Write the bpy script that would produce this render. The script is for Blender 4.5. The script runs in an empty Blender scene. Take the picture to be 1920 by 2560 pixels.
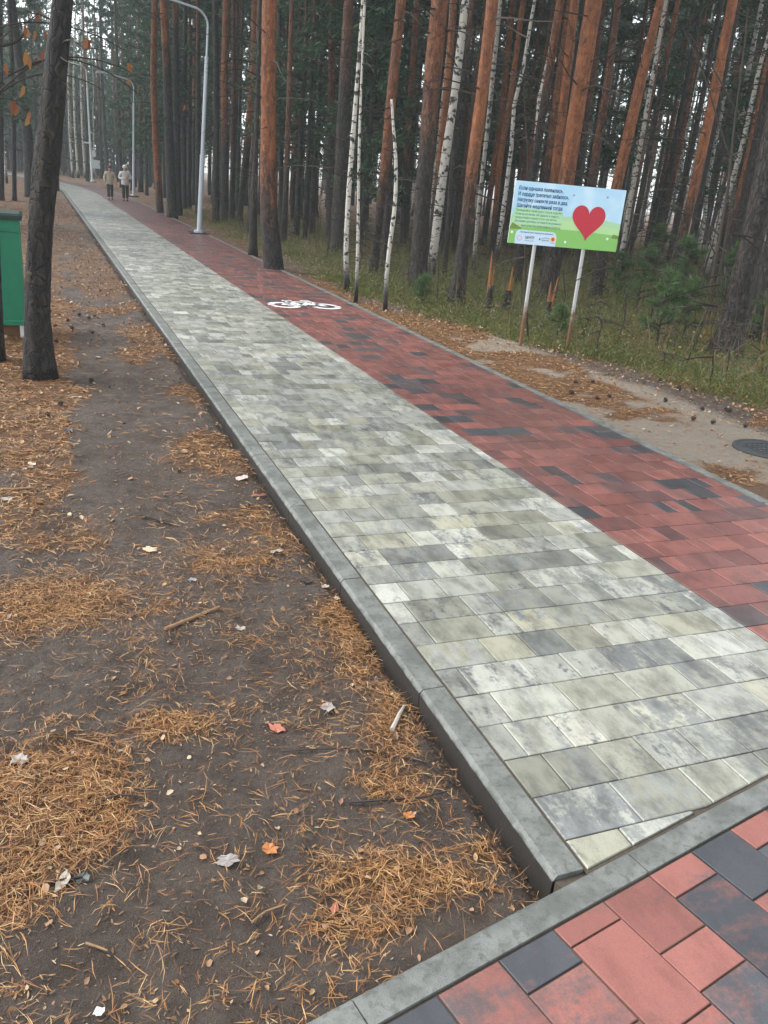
import bpy, bmesh, math, random
import numpy as np
from mathutils import Matrix, Vector

random.seed(7)
rng = np.random.default_rng(7)
sc = bpy.context.scene
col = sc.collection

# ------------------------------------------------------------------ camera, sky, sun, exposure
H = 1.86                                   # eye height (m); paver rows come out 0.20 m
FPX = 2084.85                              # focal length in pixels of the 1920x2560 photograph
PITCH, ROLL, YAW = 0.373734, 0.0910474, 0.4018368
cyw, syw = math.cos(YAW), math.sin(YAW)
Fv = np.array([syw*math.cos(PITCH), cyw*math.cos(PITCH), -math.sin(PITCH)])
R0 = np.array([cyw, -syw, 0.0]); U0 = np.cross(R0, Fv)
Rv = math.cos(ROLL)*R0 + math.sin(ROLL)*U0
Uv = -math.sin(ROLL)*R0 + math.cos(ROLL)*U0
CAM = np.array([0.0, 0.0, H])
cam_d = bpy.data.cameras.new('camera'); cam = bpy.data.objects.new('camera', cam_d); col.objects.link(cam)
cam_d.sensor_fit = 'VERTICAL'; cam_d.sensor_height = 36.0; cam_d.lens = 36.0*FPX/2560.0
cam_d.clip_start = 0.05; cam_d.clip_end = 1000
M = Matrix.Identity(4)
for i in range(3):
    M[i][0], M[i][1], M[i][2], M[i][3] = Rv[i], Uv[i], -Fv[i], CAM[i]
cam.matrix_world = M
sc.camera = cam

SUN_EL, SUN_AZ = math.radians(48), math.radians(300)
world = bpy.data.worlds.new('World'); sc.world = world; world.use_nodes = True
wt = world.node_tree; wt.nodes.clear()
sky = wt.nodes.new('ShaderNodeTexSky'); sky.sky_type = 'NISHITA'; sky.sun_disc = False
sky.sun_elevation = SUN_EL; sky.sun_rotation = SUN_AZ; sky.dust_density = 1.0; sky.air_density = 1.0; sky.ozone_density = 1.0
hs = wt.nodes.new('ShaderNodeHueSaturation'); hs.inputs['Saturation'].default_value = 0.22   # an even white cloud deck
bg = wt.nodes.new('ShaderNodeBackground'); bg.inputs['Strength'].default_value = 0.15
wo = wt.nodes.new('ShaderNodeOutputWorld')
wt.links.new(sky.outputs[0], hs.inputs['Color']); wt.links.new(hs.outputs[0], bg.inputs['Color']); wt.links.new(bg.outputs[0], wo.inputs['Surface'])
sun_d = bpy.data.lights.new('sun', 'SUN'); sun_d.energy = 1.0; sun_d.angle = math.radians(25); sun_d.color = (1.0, 0.97, 0.93)
sun = bpy.data.objects.new('sun', sun_d); col.objects.link(sun)
sd = Vector((math.sin(SUN_AZ)*math.cos(SUN_EL), math.cos(SUN_AZ)*math.cos(SUN_EL), math.sin(SUN_EL)))
sun.rotation_euler = sd.to_track_quat('Z', 'Y').to_euler()
sc.view_settings.view_transform = 'Standard'; sc.view_settings.look = 'None'
sc.view_settings.gamma = 1.0; sc.view_settings.exposure = 1.6
sc.view_settings.use_curve_mapping = False
sc.render.engine = 'CYCLES'
sc.cycles.max_bounces = 5; sc.cycles.diffuse_bounces = 3; sc.cycles.glossy_bounces = 2; sc.cycles.volume_bounces = 1
sc.cycles.use_denoising = True
sc.cycles.sample_clamp_indirect = 4.0

# ------------------------------------------------------------------ pixels to places
def ray(px, py):
    return Fv + Rv*(px-960.0)/FPX - Uv*(py-1280.0)/FPX
def on_ground(px, py, z=0.0):
    d = ray(px, py); t = (z-H)/d[2]; return CAM + d*t
def on_plane(px, py, base):                # upright plane through base, facing the camera
    n = np.array([base[0], base[1], 0.0]); n /= np.linalg.norm(n)
    d = ray(px, py); t = (np.array(base)-CAM).dot(n)/d.dot(n); return CAM + d*t
def depth_of(p): return float((np.array(p)-CAM).dot(Fv))

# ------------------------------------------------------------------ noise, mesh and object helpers
_T = np.random.default_rng(99).random((256, 256))
def vnoise(x, y, s=1.0, o=0):
    x = np.asarray(x, float)/s + 37.3*o; y = np.asarray(y, float)/s + 91.7*o
    xi = np.floor(x).astype(int); yi = np.floor(y).astype(int); fx = x-xi; fy = y-yi
    fx = fx*fx*(3-2*fx); fy = fy*fy*(3-2*fy)
    a = _T[xi % 256, yi % 256]; b = _T[(xi+1) % 256, yi % 256]; c = _T[xi % 256, (yi+1) % 256]; d = _T[(xi+1) % 256, (yi+1) % 256]
    return (a*(1-fx)+b*fx)*(1-fy)+(c*(1-fx)+d*fx)*fy
def fbm(x, y, s, o=0, n=4):
    t = 0; a = .5
    for k in range(n): t = t + a*vnoise(x, y, s/2**k, o+k*3); a *= .5
    return t/(1-.5**n)

def mesh_np(name, V, F, smooth=False):
    V = np.asarray(V, np.float32).reshape(-1, 3); F = np.asarray(F, np.int32); k = F.shape[1]
    me = bpy.data.meshes.new(name); me.vertices.add(len(V)); me.vertices.foreach_set('co', V.ravel())
    me.loops.add(F.size); me.loops.foreach_set('vertex_index', F.ravel())
    me.polygons.add(len(F)); me.polygons.foreach_set('loop_start', np.arange(0, F.size, k, dtype=np.int32))
    me.update(calc_edges=True)
    if smooth: me.polygons.foreach_set('use_smooth', np.ones(len(F), bool))
    return me
class MB:
    """collects verts and polygons of one mesh"""
    def __init__(s): s.v = []; s.f = []
    def add(s, v, f):
        o = len(s.v); s.v += [tuple(p) for p in v]; s.f += [tuple(i+o for i in q) for q in f]
    def box(s, x0, x1, y0, y1, z0, z1):
        s.add([(x0,y0,z0),(x1,y0,z0),(x1,y1,z0),(x0,y1,z0),(x0,y0,z1),(x1,y0,z1),(x1,y1,z1),(x0,y1,z1)],
              [(3,2,1,0),(4,5,6,7),(0,1,5,4),(1,2,6,5),(2,3,7,6),(3,0,4,7)])
    def prism(s, poly, z0, z1, ch=0.0):
        n = len(poly); c = np.mean(poly, axis=0); P = np.array(poly, float)
        rings = [[(x, y, z0) for x, y in P]]
        if ch > 0:
            rings.append([(x, y, z1-ch) for x, y in P])
            ins = []
            for x, y in P:
                d = np.array([x, y])-c; L = np.linalg.norm(d)+1e-9; q = c+d*max(0.2, 1-1.5*ch/L); ins.append((q[0], q[1], z1))
            rings.append(ins)
        else: rings.append([(x, y, z1) for x, y in P])
        v = [p for r in rings for p in r]; f = []
        for r in range(len(rings)-1):
            for i in range(n):
                j = (i+1) % n; f.append((r*n+i, r*n+j, (r+1)*n+j, (r+1)*n+i))
        f.append(tuple((len(rings)-1)*n+i for i in range(n)))
        s.add(v, f)
    def tube(s, pts, rad, n=8, caps=True, wob=0.0, seed=0, ridge=0.0):
        pts = np.array(pts, float); m = len(pts); rad = np.broadcast_to(np.asarray(rad, float), (m,))
        T = np.gradient(pts, axis=0); T /= np.linalg.norm(T, axis=1)[:, None]+1e-9
        ref = np.array([0, 1, 0.]) if abs(T[0][1]) < .9 else np.array([1., 0, 0])
        A = np.cross(T, ref); A /= np.linalg.norm(A, axis=1)[:, None]+1e-9; B = np.cross(T, A)
        a = np.arange(n)/n*2*math.pi; L2 = np.concatenate([[0], np.cumsum(np.linalg.norm(np.diff(pts, axis=0), axis=1))])
        rr = np.ones((m, n))
        if wob > 0:
            L = np.concatenate([[0], np.cumsum(np.linalg.norm(np.diff(pts, axis=0), axis=1))])
            rr += wob*(vnoise(np.cos(a)[None]*1.5+L[:, None]*.0+seed*5.1, np.sin(a)[None]*1.5+L[:, None]*1.6, .7)-.5)*2
        if ridge > 0: rr += ridge*(np.random.default_rng(seed).random((m, n))-.5)*2+(.09*(fbm(a[None]*2.2+seed+0*L2[:, None], L2[:, None]*1.0, .38, 3, 3)-.5) if n >= 16 else 0)
        V = pts[:, None]+rad[:, None, None]*rr[..., None]*(np.cos(a)[None, :, None]*A[:, None]+np.sin(a)[None, :, None]*B[:, None])
        f = []
        for i in range(m-1):
            for j in range(n):
                k = (j+1) % n; f.append((i*n+j, i*n+k, (i+1)*n+k, (i+1)*n+j))
        if caps: f.append(tuple(range(n))[::-1]); f.append(tuple((m-1)*n+j for j in range(n)))
        s.add(V.reshape(-1, 3), f)
    def lathe(s, prof, n=16, c=(0, 0, 0)):
        s.tube([(c[0], c[1], c[2]+z) for r, z in prof], [max(r, 1e-4) for r, z in prof], n)
    def mesh(s, name, smooth=False):
        me = bpy.data.meshes.new(name); me.from_pydata(s.v, [], s.f); me.update()
        if smooth: me.polygons.foreach_set('use_smooth', np.ones(len(me.polygons), bool))
        return me
def obj(name, me, mat=None, parent=None, loc=None, color=None):
    if isinstance(me, MB): me = me.mesh(name)
    o = bpy.data.objects.new(name, me); col.objects.link(o)
    if mat is not None and len(me.materials) == 0: me.materials.append(mat)
    if parent is not None: o.parent = parent
    if loc is not None: o.location = loc
    if color is not None: o.color = color
    return o
def tag(o, label=None, cat=None, group=None, kind=None):
    if label: o['label'] = label
    if cat: o['category'] = cat
    if group: o['group'] = group
    if kind: o['kind'] = kind
    return o
def empty(name, loc, label, cat, group=None, rz=0.0):
    o = bpy.data.objects.new(name, None); col.objects.link(o); o.location = loc; o.rotation_euler = (0, 0, rz)
    o.empty_display_size = .1
    return tag(o, label, cat, group)

# ------------------------------------------------------------------ materials
class NT:
    def __init__(s, name):
        s.m = bpy.data.materials.new(name); s.m.use_nodes = True; s.t = s.m.node_tree; s.t.nodes.clear()
        s.out = s.n('ShaderNodeOutputMaterial'); s.b = s.n('ShaderNodeBsdfPrincipled'); s.l(s.b.outputs[0], s.out.inputs['Surface'])
    def n(s, t, **k):
        x = s.t.nodes.new(t)
        for a, v in k.items(): setattr(x, a, v)
        return x
    def l(s, a, b): s.t.links.new(a, b)
    def set(s, sock, v):
        if hasattr(v, 'is_output'): s.l(v, sock)
        else: sock.default_value = v
    def math(s, op, a, b=0.0, c=None, clamp=False):
        x = s.n('ShaderNodeMath', operation=op, use_clamp=clamp); s.set(x.inputs[0], a); s.set(x.inputs[1], b)
        if c is not None: s.set(x.inputs[2], c)
        return x.outputs[0]
    def mix(s, f, a, b):
        x = s.n('ShaderNodeMix', data_type='RGBA'); s.set(x.inputs[0], f)
        s.set(x.inputs[6], a if hasattr(a, 'is_output') else (*a, 1)[:4]); s.set(x.inputs[7], b if hasattr(b, 'is_output') else (*b, 1)[:4]); return x.outputs[2]
    def vec(s, v, scale=(1, 1, 1), off=None):
        x = s.n('ShaderNodeMapping'); s.l(v, x.inputs['Vector']); x.inputs['Scale'].default_value = scale
        if off is not None: s.set(x.inputs['Location'], off)
        return x.outputs[0]
    def noise(s, v, scale, detail=3, rough=.55):
        x = s.n('ShaderNodeTexNoise'); s.l(v, x.inputs['Vector']); x.inputs['Scale'].default_value = scale
        x.inputs['Detail'].default_value = detail; x.inputs['Roughness'].default_value = rough; return x.outputs[0]
    def voro(s, v, scale, feature='F1'):
        x = s.n('ShaderNodeTexVoronoi', feature=feature); s.l(v, x.inputs['Vector']); x.inputs['Scale'].default_value = scale; return x.outputs[0]
    def step(s, v, a, b):
        x = s.n('ShaderNodeMapRange', interpolation_type='SMOOTHSTEP'); s.l(v, x.inputs[0]); x.inputs[1].default_value = a; x.inputs[2].default_value = b; return x.outputs[0]
    def ramp(s, v, stops, const=False):
        x = s.n('ShaderNodeValToRGB'); s.l(v, x.inputs[0]); e = x.color_ramp.elements
        if const: x.color_ramp.interpolation = 'CONSTANT'
        while len(e) < len(stops): e.new(.5)
        for i, (p, c) in enumerate(stops): e[i].position = p; e[i].color = (*c, 1)
        return x.outputs[0]
    def pos(s): return s.n('ShaderNodeNewGeometry').outputs['Position']
    def oco(s): return s.n('ShaderNodeTexCoord').outputs['Object']
    def island(s): return s.n('ShaderNodeNewGeometry').outputs['Random Per Island']
    def orand(s): return s.n('ShaderNodeObjectInfo').outputs['Random']
    def ocol(s): return s.n('ShaderNodeObjectInfo').outputs['Color']
    def attr(s, name): return s.n('ShaderNodeAttribute', attribute_name=name).outputs['Fac']
    def bump(s, h, strength=.5, dist=.01):
        x = s.n('ShaderNodeBump'); x.inputs['Strength'].default_value = strength; x.inputs['Distance'].default_value = dist; s.l(h, x.inputs['Height']); s.l(x.outputs[0], s.b.inputs['Normal'])
    def fin(s, c, rough=.7, spec=.5, metal=0.0):
        s.set(s.b.inputs['Base Color'], c if hasattr(c, 'is_output') else (*c, 1)); s.set(s.b.inputs['Roughness'], rough)
        s.b.inputs['Specular IOR Level'].default_value = spec; s.b.inputs['Metallic'].default_value = metal; return s.m

def paver_mat(name, ramp_a, ramp_b, stretch, gain=8.0, dirt=.42, coat=.22, rough=.34):
    """two-tone cast pavers: each one its own pair of tones blended by streaks; colour.R = own tone, colour.G = 1 for joined pavers"""
    t = NT(name); oc = t.ocol(); sp = t.n('ShaderNodeSeparateColor'); t.l(oc, sp.inputs[0])
    r = t.math('FRACT', t.math('ADD', sp.outputs[0], t.math('MULTIPLY', t.island(), sp.outputs[1])))
    r2 = t.math('FRACT', t.math('MULTIPLY', r, 17.31)); r3 = t.math('FRACT', t.math('MULTIPLY', r, 5.77))
    p = t.pos(); cb = t.n('ShaderNodeCombineXYZ'); t.l(t.math('MULTIPLY', r, 40), cb.inputs[0]); t.l(t.math('MULTIPLY', r2, 40), cb.inputs[1])
    v = t.vec(p, stretch, cb.outputs[0])
    n = t.noise(v, 1.0, 6, .66)
    fine = t.noise(p, 260, 2, .6); mid = t.noise(p, 45, 4, .65)
    n = t.math('ADD', n, t.math('MULTIPLY', t.math('SUBTRACT', mid, .5), .5))
    th = t.math('ADD', .38, t.math('MULTIPLY', r2, .24))
    m = t.math('MULTIPLY', t.math('SUBTRACT', n, th), gain, clamp=True)
    ca = t.ramp(r, ramp_a); cbb = t.ramp(r3, ramp_b)
    c = t.mix(m, ca, cbb)
    r4 = t.math('FRACT', t.math('MULTIPLY', r, 31.7)); blot = t.step(t.noise(t.vec(p, (7, 3.2, 4)), 1.3, 6, .7), .40, .66)
    g = t.math('MULTIPLY', t.math('ADD', .66, t.math('MULTIPLY', fine, .62)), t.math('ADD', .72, t.math('MULTIPLY', r4, .40)))
    g = t.math('MULTIPLY', g, t.math('ADD', 1.08, t.math('MULTIPLY', blot, -dirt)))
    mul = t.n('ShaderNodeMix', data_type='RGBA', blend_type='MULTIPLY'); mul.inputs[0].default_value = 1
    t.l(c, mul.inputs[6]); cc = t.n('ShaderNodeCombineColor')
    for i in range(3): t.l(g, cc.inputs[i])
    t.l(cc.outputs[0], mul.inputs[7])
    t.bump(fine, .35, .002)
    t.b.inputs['Coat Weight'].default_value = coat; t.b.inputs['Coat Roughness'].default_value = .28          # damp film
    return t.fin(mul.outputs[2], t.math('ADD', rough, t.math('MULTIPLY', mid, .28)), .5)
M_GREY = paver_mat('grey paver', [(0, (0.357, 0.357, 0.298)), (.2, (0.255, 0.256, 0.200)), (.4, (0.439, 0.442, 0.381)), (.58, (0.194, 0.201, 0.172)), (.72, (0.316, 0.307, 0.228)), (.86, (0.479, 0.482, 0.423)), (1, (0.255, 0.261, 0.223))],
                   [(0, (0.439, 0.442, 0.391)), (.2, (0.112, 0.126, 0.140)), (.42, (0.224, 0.231, 0.209)), (.6, (0.087, 0.100, 0.121)), (.8, (0.326, 0.332, 0.288)), (1, (0.265, 0.256, 0.177))], (17, 5.5, 5), 8.0, .50)
M_RED = paver_mat('red paver', [(0, (.235, .085, .068)), (.3, (.185, .072, .060)), (.55, (.255, .09, .070)), (.76, (.15, .066, .059)), (.86, (.066, .064, .068)), (1, (.052, .053, .058))],
                  [(0, (.20, .078, .064)), (.35, (.14, .07, .062)), (.6, (.08, .067, .067)), (.8, (.165, .072, .061)), (1, (.058, .058, .062))], (5, 3.0, 4), 4.0, .40, .28)
M_REDN = paver_mat('red plaza paver', [(0, (.27, .105, .085)), (.55, (.25, .095, .077)), (.66, (.072, .076, .085)), (1, (.062, .066, .075))],
                   [(0, (.185, .095, .083)), (.4, (.23, .095, .079)), (.7, (.115, .085, .083)), (1, (.092, .083, .086))], (3.0, 7.5, 4), 4.5, .22, .0, .52)
t = NT('kerb concrete'); p = t.pos(); a = t.noise(p, 6, 5, .6); b = t.noise(p, 300, 2, .6); c3 = t.noise(p, 40, 3)
cc = t.mix(t.step(a, .35, .65), (.105, .113, .102), (.19, .20, .185)); cc = t.mix(t.math('MULTIPLY', t.step(c3, .5, .68), .6), cc, (.075, .08, .07)); cc = t.mix(t.step(b, .62, .7), cc, (.05, .05, .045)); t.bump(t.math('ADD', b, c3), .6, .003)
spk = t.n('ShaderNodeSeparateXYZ'); t.l(p, spk.inputs[0]); kerb_low = t.step(t.math('ADD', spk.outputs[2], t.math('MULTIPLY', t.math('SUBTRACT', t.noise(p, 14, 4, .65), .5), .035)), -.007, -.022)
cc = t.mix(t.math('MULTIPLY', kerb_low, .95), cc, (.022, .018, .015))  # concrete turns dark brown towards the bottom, with a ragged upper edge
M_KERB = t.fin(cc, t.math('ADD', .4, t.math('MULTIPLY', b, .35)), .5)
t = NT('joint sand'); M_SAND = t.fin(t.mix(t.noise(t.pos(), 90, 3), (.05, .042, .033), (.115, .095, .072)), .9, .2)
t = NT('white road paint'); M_PAINT = t.fin(t.mix(t.step(t.noise(t.pos(), 60, 4, .7), .42, .6), (.62, .62, .60), (.82, .82, .80)), .5, .4)

def ground_mat():
    t = NT('forest ground'); p = t.pos()
    lit = t.attr('litter'); moss = t.attr('moss'); sand = t.attr('sand')
    n1 = t.noise(p, 3, 6, .65); n2 = t.noise(p, 38, 5, .7); n3 = t.noise(p, 170, 3, .7)
    mud = t.mix(n1, (.074, .055, .043), (.150, .116, .092)); mud = t.mix(t.step(n2, .45, .7), mud, (.080, .058, .045)); mud = t.mix(t.step(n3, .6, .74), mud, (.15, .105, .075))
    gr = t.mix(n2, (.17, .085, .036), (.062, .034, .020)); gr = t.mix(t.step(n3, .48, .68), gr, (.27, .145, .06))
    sa = t.mix(n2, (.25, .205, .155), (.38, .32, .25)); sa = t.mix(t.step(n3, .52, .7), sa, (.12, .085, .055))
    mo = t.mix(n2, (.075, .085, .026), (.15, .115, .055)); mo = t.mix(t.step(n3, .5, .7), mo, (.06, .085, .022))
    n4 = t.noise(p, 520, 2, .7); n5 = t.noise(p, 9, 5, .7)
    mud = t.mix(t.step(n5, .42, .62), mud, (.070, .049, .037)); mud = t.mix(t.step(n4, .56, .70), mud, (.22, .175, .135))
    edge = t.math('MULTIPLY', t.math('SUBTRACT', n2, .5), .9)
    f = lambda a, lo, hi: t.step(t.math('ADD', a, edge), lo, hi)
    c = t.mix(f(sand, .35, .65), mud, sa); c = t.mix(f(moss, .35, .65), c, mo); c = t.mix(f(lit, .35, .7), c, gr)
    h = t.math('ADD', t.math('ADD', t.math('MULTIPLY', n2, .8), t.math('MULTIPLY', n3, .6)), t.math('MULTIPLY', n4, .35)); t.bump(h, 1.0, .026)
    wet = t.step(n1, .4, .62)
    return t.fin(c, t.math('SUBTRACT', .85, t.math('MULTIPLY', wet, .35)), .4)
M_GROUND = ground_mat()

def flat(name, c, rough=.6, spec=.4, var=.0, scale=30, metal=0.0):
    t = NT(name)
    if var: cc = t.mix(t.noise(t.oco(), scale, 4, .65), tuple(x*(1-var) for x in c), tuple(min(1, x*(1+var)) for x in c))
    else: cc = c
    return t.fin(cc, rough, spec, metal)
def island_mat(name, stops, rough=.6, spec=.4, trans=0.0, clump=0):
    t = NT(name); r = t.math('FRACT', t.math('ADD', t.island(), t.math('MULTIPLY', t.orand(), .0)))
    c = t.ramp(r, stops)
    if trans: t.b.inputs['Subsurface Weight'].default_value = 0.0
    m = t.fin(c, rough, spec)
    if trans:
        tr = t.n('ShaderNodeBsdfTranslucent'); t.l(c, tr.inputs[0]); ms = t.n('ShaderNodeMixShader'); ms.inputs[0].default_value = trans
        t.l(t.b.outputs[0], ms.inputs[1]); t.l(tr.outputs[0], ms.inputs[2]); t.l(ms.outputs[0], t.out.inputs['Surface'])
    return m
M_NEEDLE = island_mat('fallen pine needles', [(0, (.10, .045, .02)), (.25, (.22, .095, .034)), (.5, (.32, .145, .048)), (.75, (.40, .20, .068)), (.92, (.58, .38, .17)), (1, (.07, .036, .02))], .55)
M_LEAF = island_mat('fallen leaves', [(0, (.20, .10, .05)), (.3, (.30, .17, .085)), (.55, (.38, .25, .13)), (.75, (.22, .10, .06)), (.9, (.48, .38, .24)), (1, (.13, .07, .045))], .6)
M_GRASS = island_mat('forest grass', [(0, (.14, .155, .036)), (.3, (.095, .135, .028)), (.55, (.185, .165, .05)), (.8, (.08, .12, .026)), (1, (.26, .20, .09))], .6, .3, .25)
M_BERRY = island_mat('berry shrub leaves', [(0, (.05, .085, .026)), (.35, (.08, .115, .032)), (.7, (.115, .13, .04)), (1, (.20, .12, .055))], .5, .4, .25)
M_PINE = island_mat('pine needles', [(0, (.022, .052, .032)), (.4, (.036, .075, .040)), (.75, (.055, .10, .046)), (1, (.085, .13, .058))], .55, .3, .2)
M_YOUNG = island_mat('young pine needles', [(0, (.045, .085, .032)), (.5, (.075, .135, .048)), (1, (.13, .20, .075))], .55, .3, .25)
M_DRYLEAF = island_mat('dry hanging leaves', [(0, (.16, .05, .022)), (.5, (.24, .085, .03)), (1, (.30, .16, .04))], .6, .3, .3)
M_TWIG = flat('twig bark', (.045, .036, .030), .8, .2, .4, 20)
M_CONE = flat('pine cone scales', (.035, .022, .016), .7, .3, .4, 60)
M_STICK = flat('fallen stick bark', (.26, .16, .085), .7, .3, .5, 40)
M_DARKSTICK = flat('wet dark stick', (.028, .022, .019), .6, .4, .3, 40)

def pine_bark():
    t = NT('pine bark'); p = t.oco(); sp = t.n('ShaderNodeSeparateXYZ'); t.l(p, sp.inputs[0]); oc = t.ocol(); so = t.n('ShaderNodeSeparateColor'); t.l(oc, so.inputs[0])
    z = sp.outputs[2]
    nz = t.n('ShaderNodeTexNoise'); t.l(p, nz.inputs['Vector']); nz.inputs['Scale'].default_value = 7; nz.inputs['Detail'].default_value = 4
    vm = t.n('ShaderNodeVectorMath', operation='MULTIPLY_ADD'); t.l(nz.outputs['Color'], vm.inputs[0]); vm.inputs[1].default_value = (.16, .16, .30); t.l(p, vm.inputs[2]); pd = vm.outputs[0]
    e = t.voro(t.vec(pd, (15, 15, 4.0)), 1.0, 'DISTANCE_TO_EDGE'); n = t.noise(t.vec(p, (9, 9, 2.2)), 1, 5, .65); f = t.noise(t.vec(pd, (24, 24, 6.5)), 1, 6, .75)
    zt = t.math('MULTIPLY', so.outputs[0], 10.0)
    zz = t.math('ADD', t.math('SUBTRACT', z, zt), t.math('MULTIPLY', t.math('SUBTRACT', n, .5), 2.6))
    up0 = t.step(zz, -.9, 1.0)
    up = t.math('MULTIPLY', up0, so.outputs[1])
    low = t.mix(n, (.014, .011, .0095), (.046, .034, .027)); low = t.mix(t.step(f, .50, .62), low, (.095, .074, .060)); low = t.mix(t.step(f, .47, .38), low, (.008, .0065, .006))
    dk = t.math('SUBTRACT', 1.0, t.math('MULTIPLY', so.outputs[2], .6)); lm = t.n('ShaderNodeVectorMath', operation='SCALE'); t.l(low, lm.inputs[0]); t.l(dk, lm.inputs['Scale']); low = lm.outputs[0]
    org = t.mix(t.step(n, .3, .7), (.125, .038, .013), (.27, .088, .024)); org = t.mix(t.step(f, .53, .66), org, (.34, .135, .044)); org = t.mix(t.step(f, .46, .36), org, (.055, .021, .011))
    c = t.mix(up, low, org)
    crack = t.step(t.math('ADD', e, t.math('MULTIPLY', t.math('SUBTRACT', f, .5), .22)), -.02, .12)
    crack = t.math('MAXIMUM', crack, t.math('MULTIPLY', up, .78))
    c = t.mix(crack, (.012, .0095, .0085), c)
    h = t.math('ADD', t.math('MULTIPLY', crack, .8), t.math('MULTIPLY', f, .7)); t.bump(h, 1.0, .02)
    return t.fin(c, .66, .4)
M_BARK = pine_bark()
def birch_bark():
    t = NT('birch bark'); p = t.oco(); sp = t.n('ShaderNodeSeparateXYZ'); t.l(p, sp.inputs[0]); so = t.n('ShaderNodeSeparateColor'); t.l(t.ocol(), so.inputs[0])
    n = t.noise(t.vec(p, (7, 7, 11)), 1, 3, .6); n2 = t.noise(t.vec(p, (30, 30, 60)), 1, 3, .6)
    wht = t.mix(n2, (.30, .28, .24), (.66, .63, .56)); wht = t.mix(so.outputs[1], (.17, .155, .125), wht)
    dk = t.step(n, .53, .60); dk2 = t.math('MULTIPLY', t.step(n2, .62, .68), .8)
    base = t.step(t.math('ADD', sp.outputs[2], t.math('MULTIPLY', n, .8)), 1.15, .65)
    m = t.math('MAXIMUM', t.math('MAXIMUM', dk, dk2), base)
    c = t.mix(m, wht, (.022, .019, .017))
    t.bump(n2, .4, .004)
    return t.fin(c, .6, .4)
M_BIRCH = birch_bark()
M_GALV = flat('galvanised steel', (.42, .46, .50), .42, .5, .08, 12, .35)
M_BLACK = flat('black rubberised base', (.02, .02, .021), .6, .3)
M_CABINET = flat('white painted cabinet', (.62, .68, .68), .5, .4, .05)

# ------------------------------------------------------------------ layout of the path
KL0, KL1 = 1.300, 1.405          # left kerb
GU0, GU1 = 1.420, 3.097          # grey footpath
RU0, RU1 = 3.101, 4.615          # red cycle lane
KR0, KR1 = 4.628, 4.712          # right kerb
V0, ROW = 1.855, 0.1995          # row boundaries
BEND, RAD = 50.0, 112.0
def off(v):
    v = np.asarray(v, float); d = np.clip(v-BEND, 0, 72); return -d*d/(2*RAD)
FS = math.tan(math.radians(12.4)); FC = math.cos(math.atan(FS)); FSn = math.sin(math.atan(FS))
def front_far(u): return 1.498+(u-1.31)*FS          # far edge of the cross kerb
FK = 0.092
def front_near(u): return front_far(u)-FK/FC
def clip(poly, side):                                # keep what lies beyond the cross kerb (+ joint)
    out = []
    for i in range(len(poly)):
        a, b = poly[i], poly[(i+1) % len(poly)]
        fa = a[1]-front_far(a[0])-.012; fb = b[1]-front_far(b[0])-.012
        if fa >= 0: out.append(a)
        if fa*fb < 0:
            s = fa/(fa-fb); out.append((a[0]+(b[0]-a[0])*s, a[1]+(b[1]-a[1])*s))
    return out
def area(p):
    return .5*abs(sum(p[i][0]*p[(i+1) % len(p)][1]-p[(i+1) % len(p)][0]*p[i][1] for i in range(len(p))))

# ------------------------------------------------------------------ ground sheet
def gz(x, y, detail=True):
    """ground height; x is measured from the straightened path"""
    x = np.asarray(x, float); y = np.asarray(y, float)
    left = -.068-.005*np.clip((KL0-x)/1.2, 0, 1)+.035*np.clip((y-9)/25, 0, 1)
    left = left+(fbm(x, y, 1.1, 1)-.5)*.085+(fbm(x, y, .24, 2, 3)-.5)*.052*np.clip((KL0+.1-x)/.35, 0, 1)
    left = left-.055*np.exp(-((x-KL0)/.045)**2)+(fbm(x, y, .10, 7, 3)-.5)*.042*np.clip((6-y)/3, 0, 1)*np.clip((KL0-.03-x)/.1, 0, 1)
    near = np.clip(1-(y-front_far(x))/.45, 0, 1); left = left+near*.06*np.clip((KL0-x)/.25, 0, 1)
    right = -.045+.035*np.clip((x-KR1)/.8, 0, 1)+(fbm(x, y, 1.4, 5)-.5)*.10*np.clip((x-KR1)/1.0, .1, 1)+.20*(fbm(x, y, 7, 6)-.5)*np.clip((x-6)/6, 0, 1)
    z = np.where(x < 3, left, right)
    z = np.where((x > KL0+.03) & (x < KR1-.03), -.34, z)
    z = np.where(y < front_far(x)-.03, -.34, z)
    return z
def grid_axis(segs):
    out = [segs[0][0]]
    for a, b, n in segs: out += list(np.linspace(a, b, n+1)[1:])
    return np.array(out)
xs = grid_axis([(-260, -40, 10), (-40, -8, 16), (-8, -2.4, 28), (-2.4, -1.2, 34), (-1.2, KL0+.02, 105), (KL0+.02, KL0+.04, 1), (KL0+.04, KR1-.04, 6), (KR1-.04, KR1-.02, 1), (KR1-.02, 9, 56), (9, 16, 28), (16, 45, 40), (45, 300, 14)])
ys = grid_axis([(-40, -2, 6), (-2, .5, 10), (.5, 3.2, 115), (3.2, 8, 120), (8, 16, 80), (16, 40, 70), (40, 110, 50), (110, 330, 10)])
GX, GY = np.meshgrid(xs, ys, indexing='ij')
GZ = gz(GX, GY)
nx, ny = GX.shape
I = np.arange(nx*ny).reshape(nx, ny)
Fq = np.stack([I[:-1, :-1], I[1:, :-1], I[1:, 1:], I[:-1, 1:]], -1).reshape(-1, 4)
gm = mesh_np('ground', np.stack([GX+off(GY), GY, GZ], -1), Fq, True)
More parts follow.
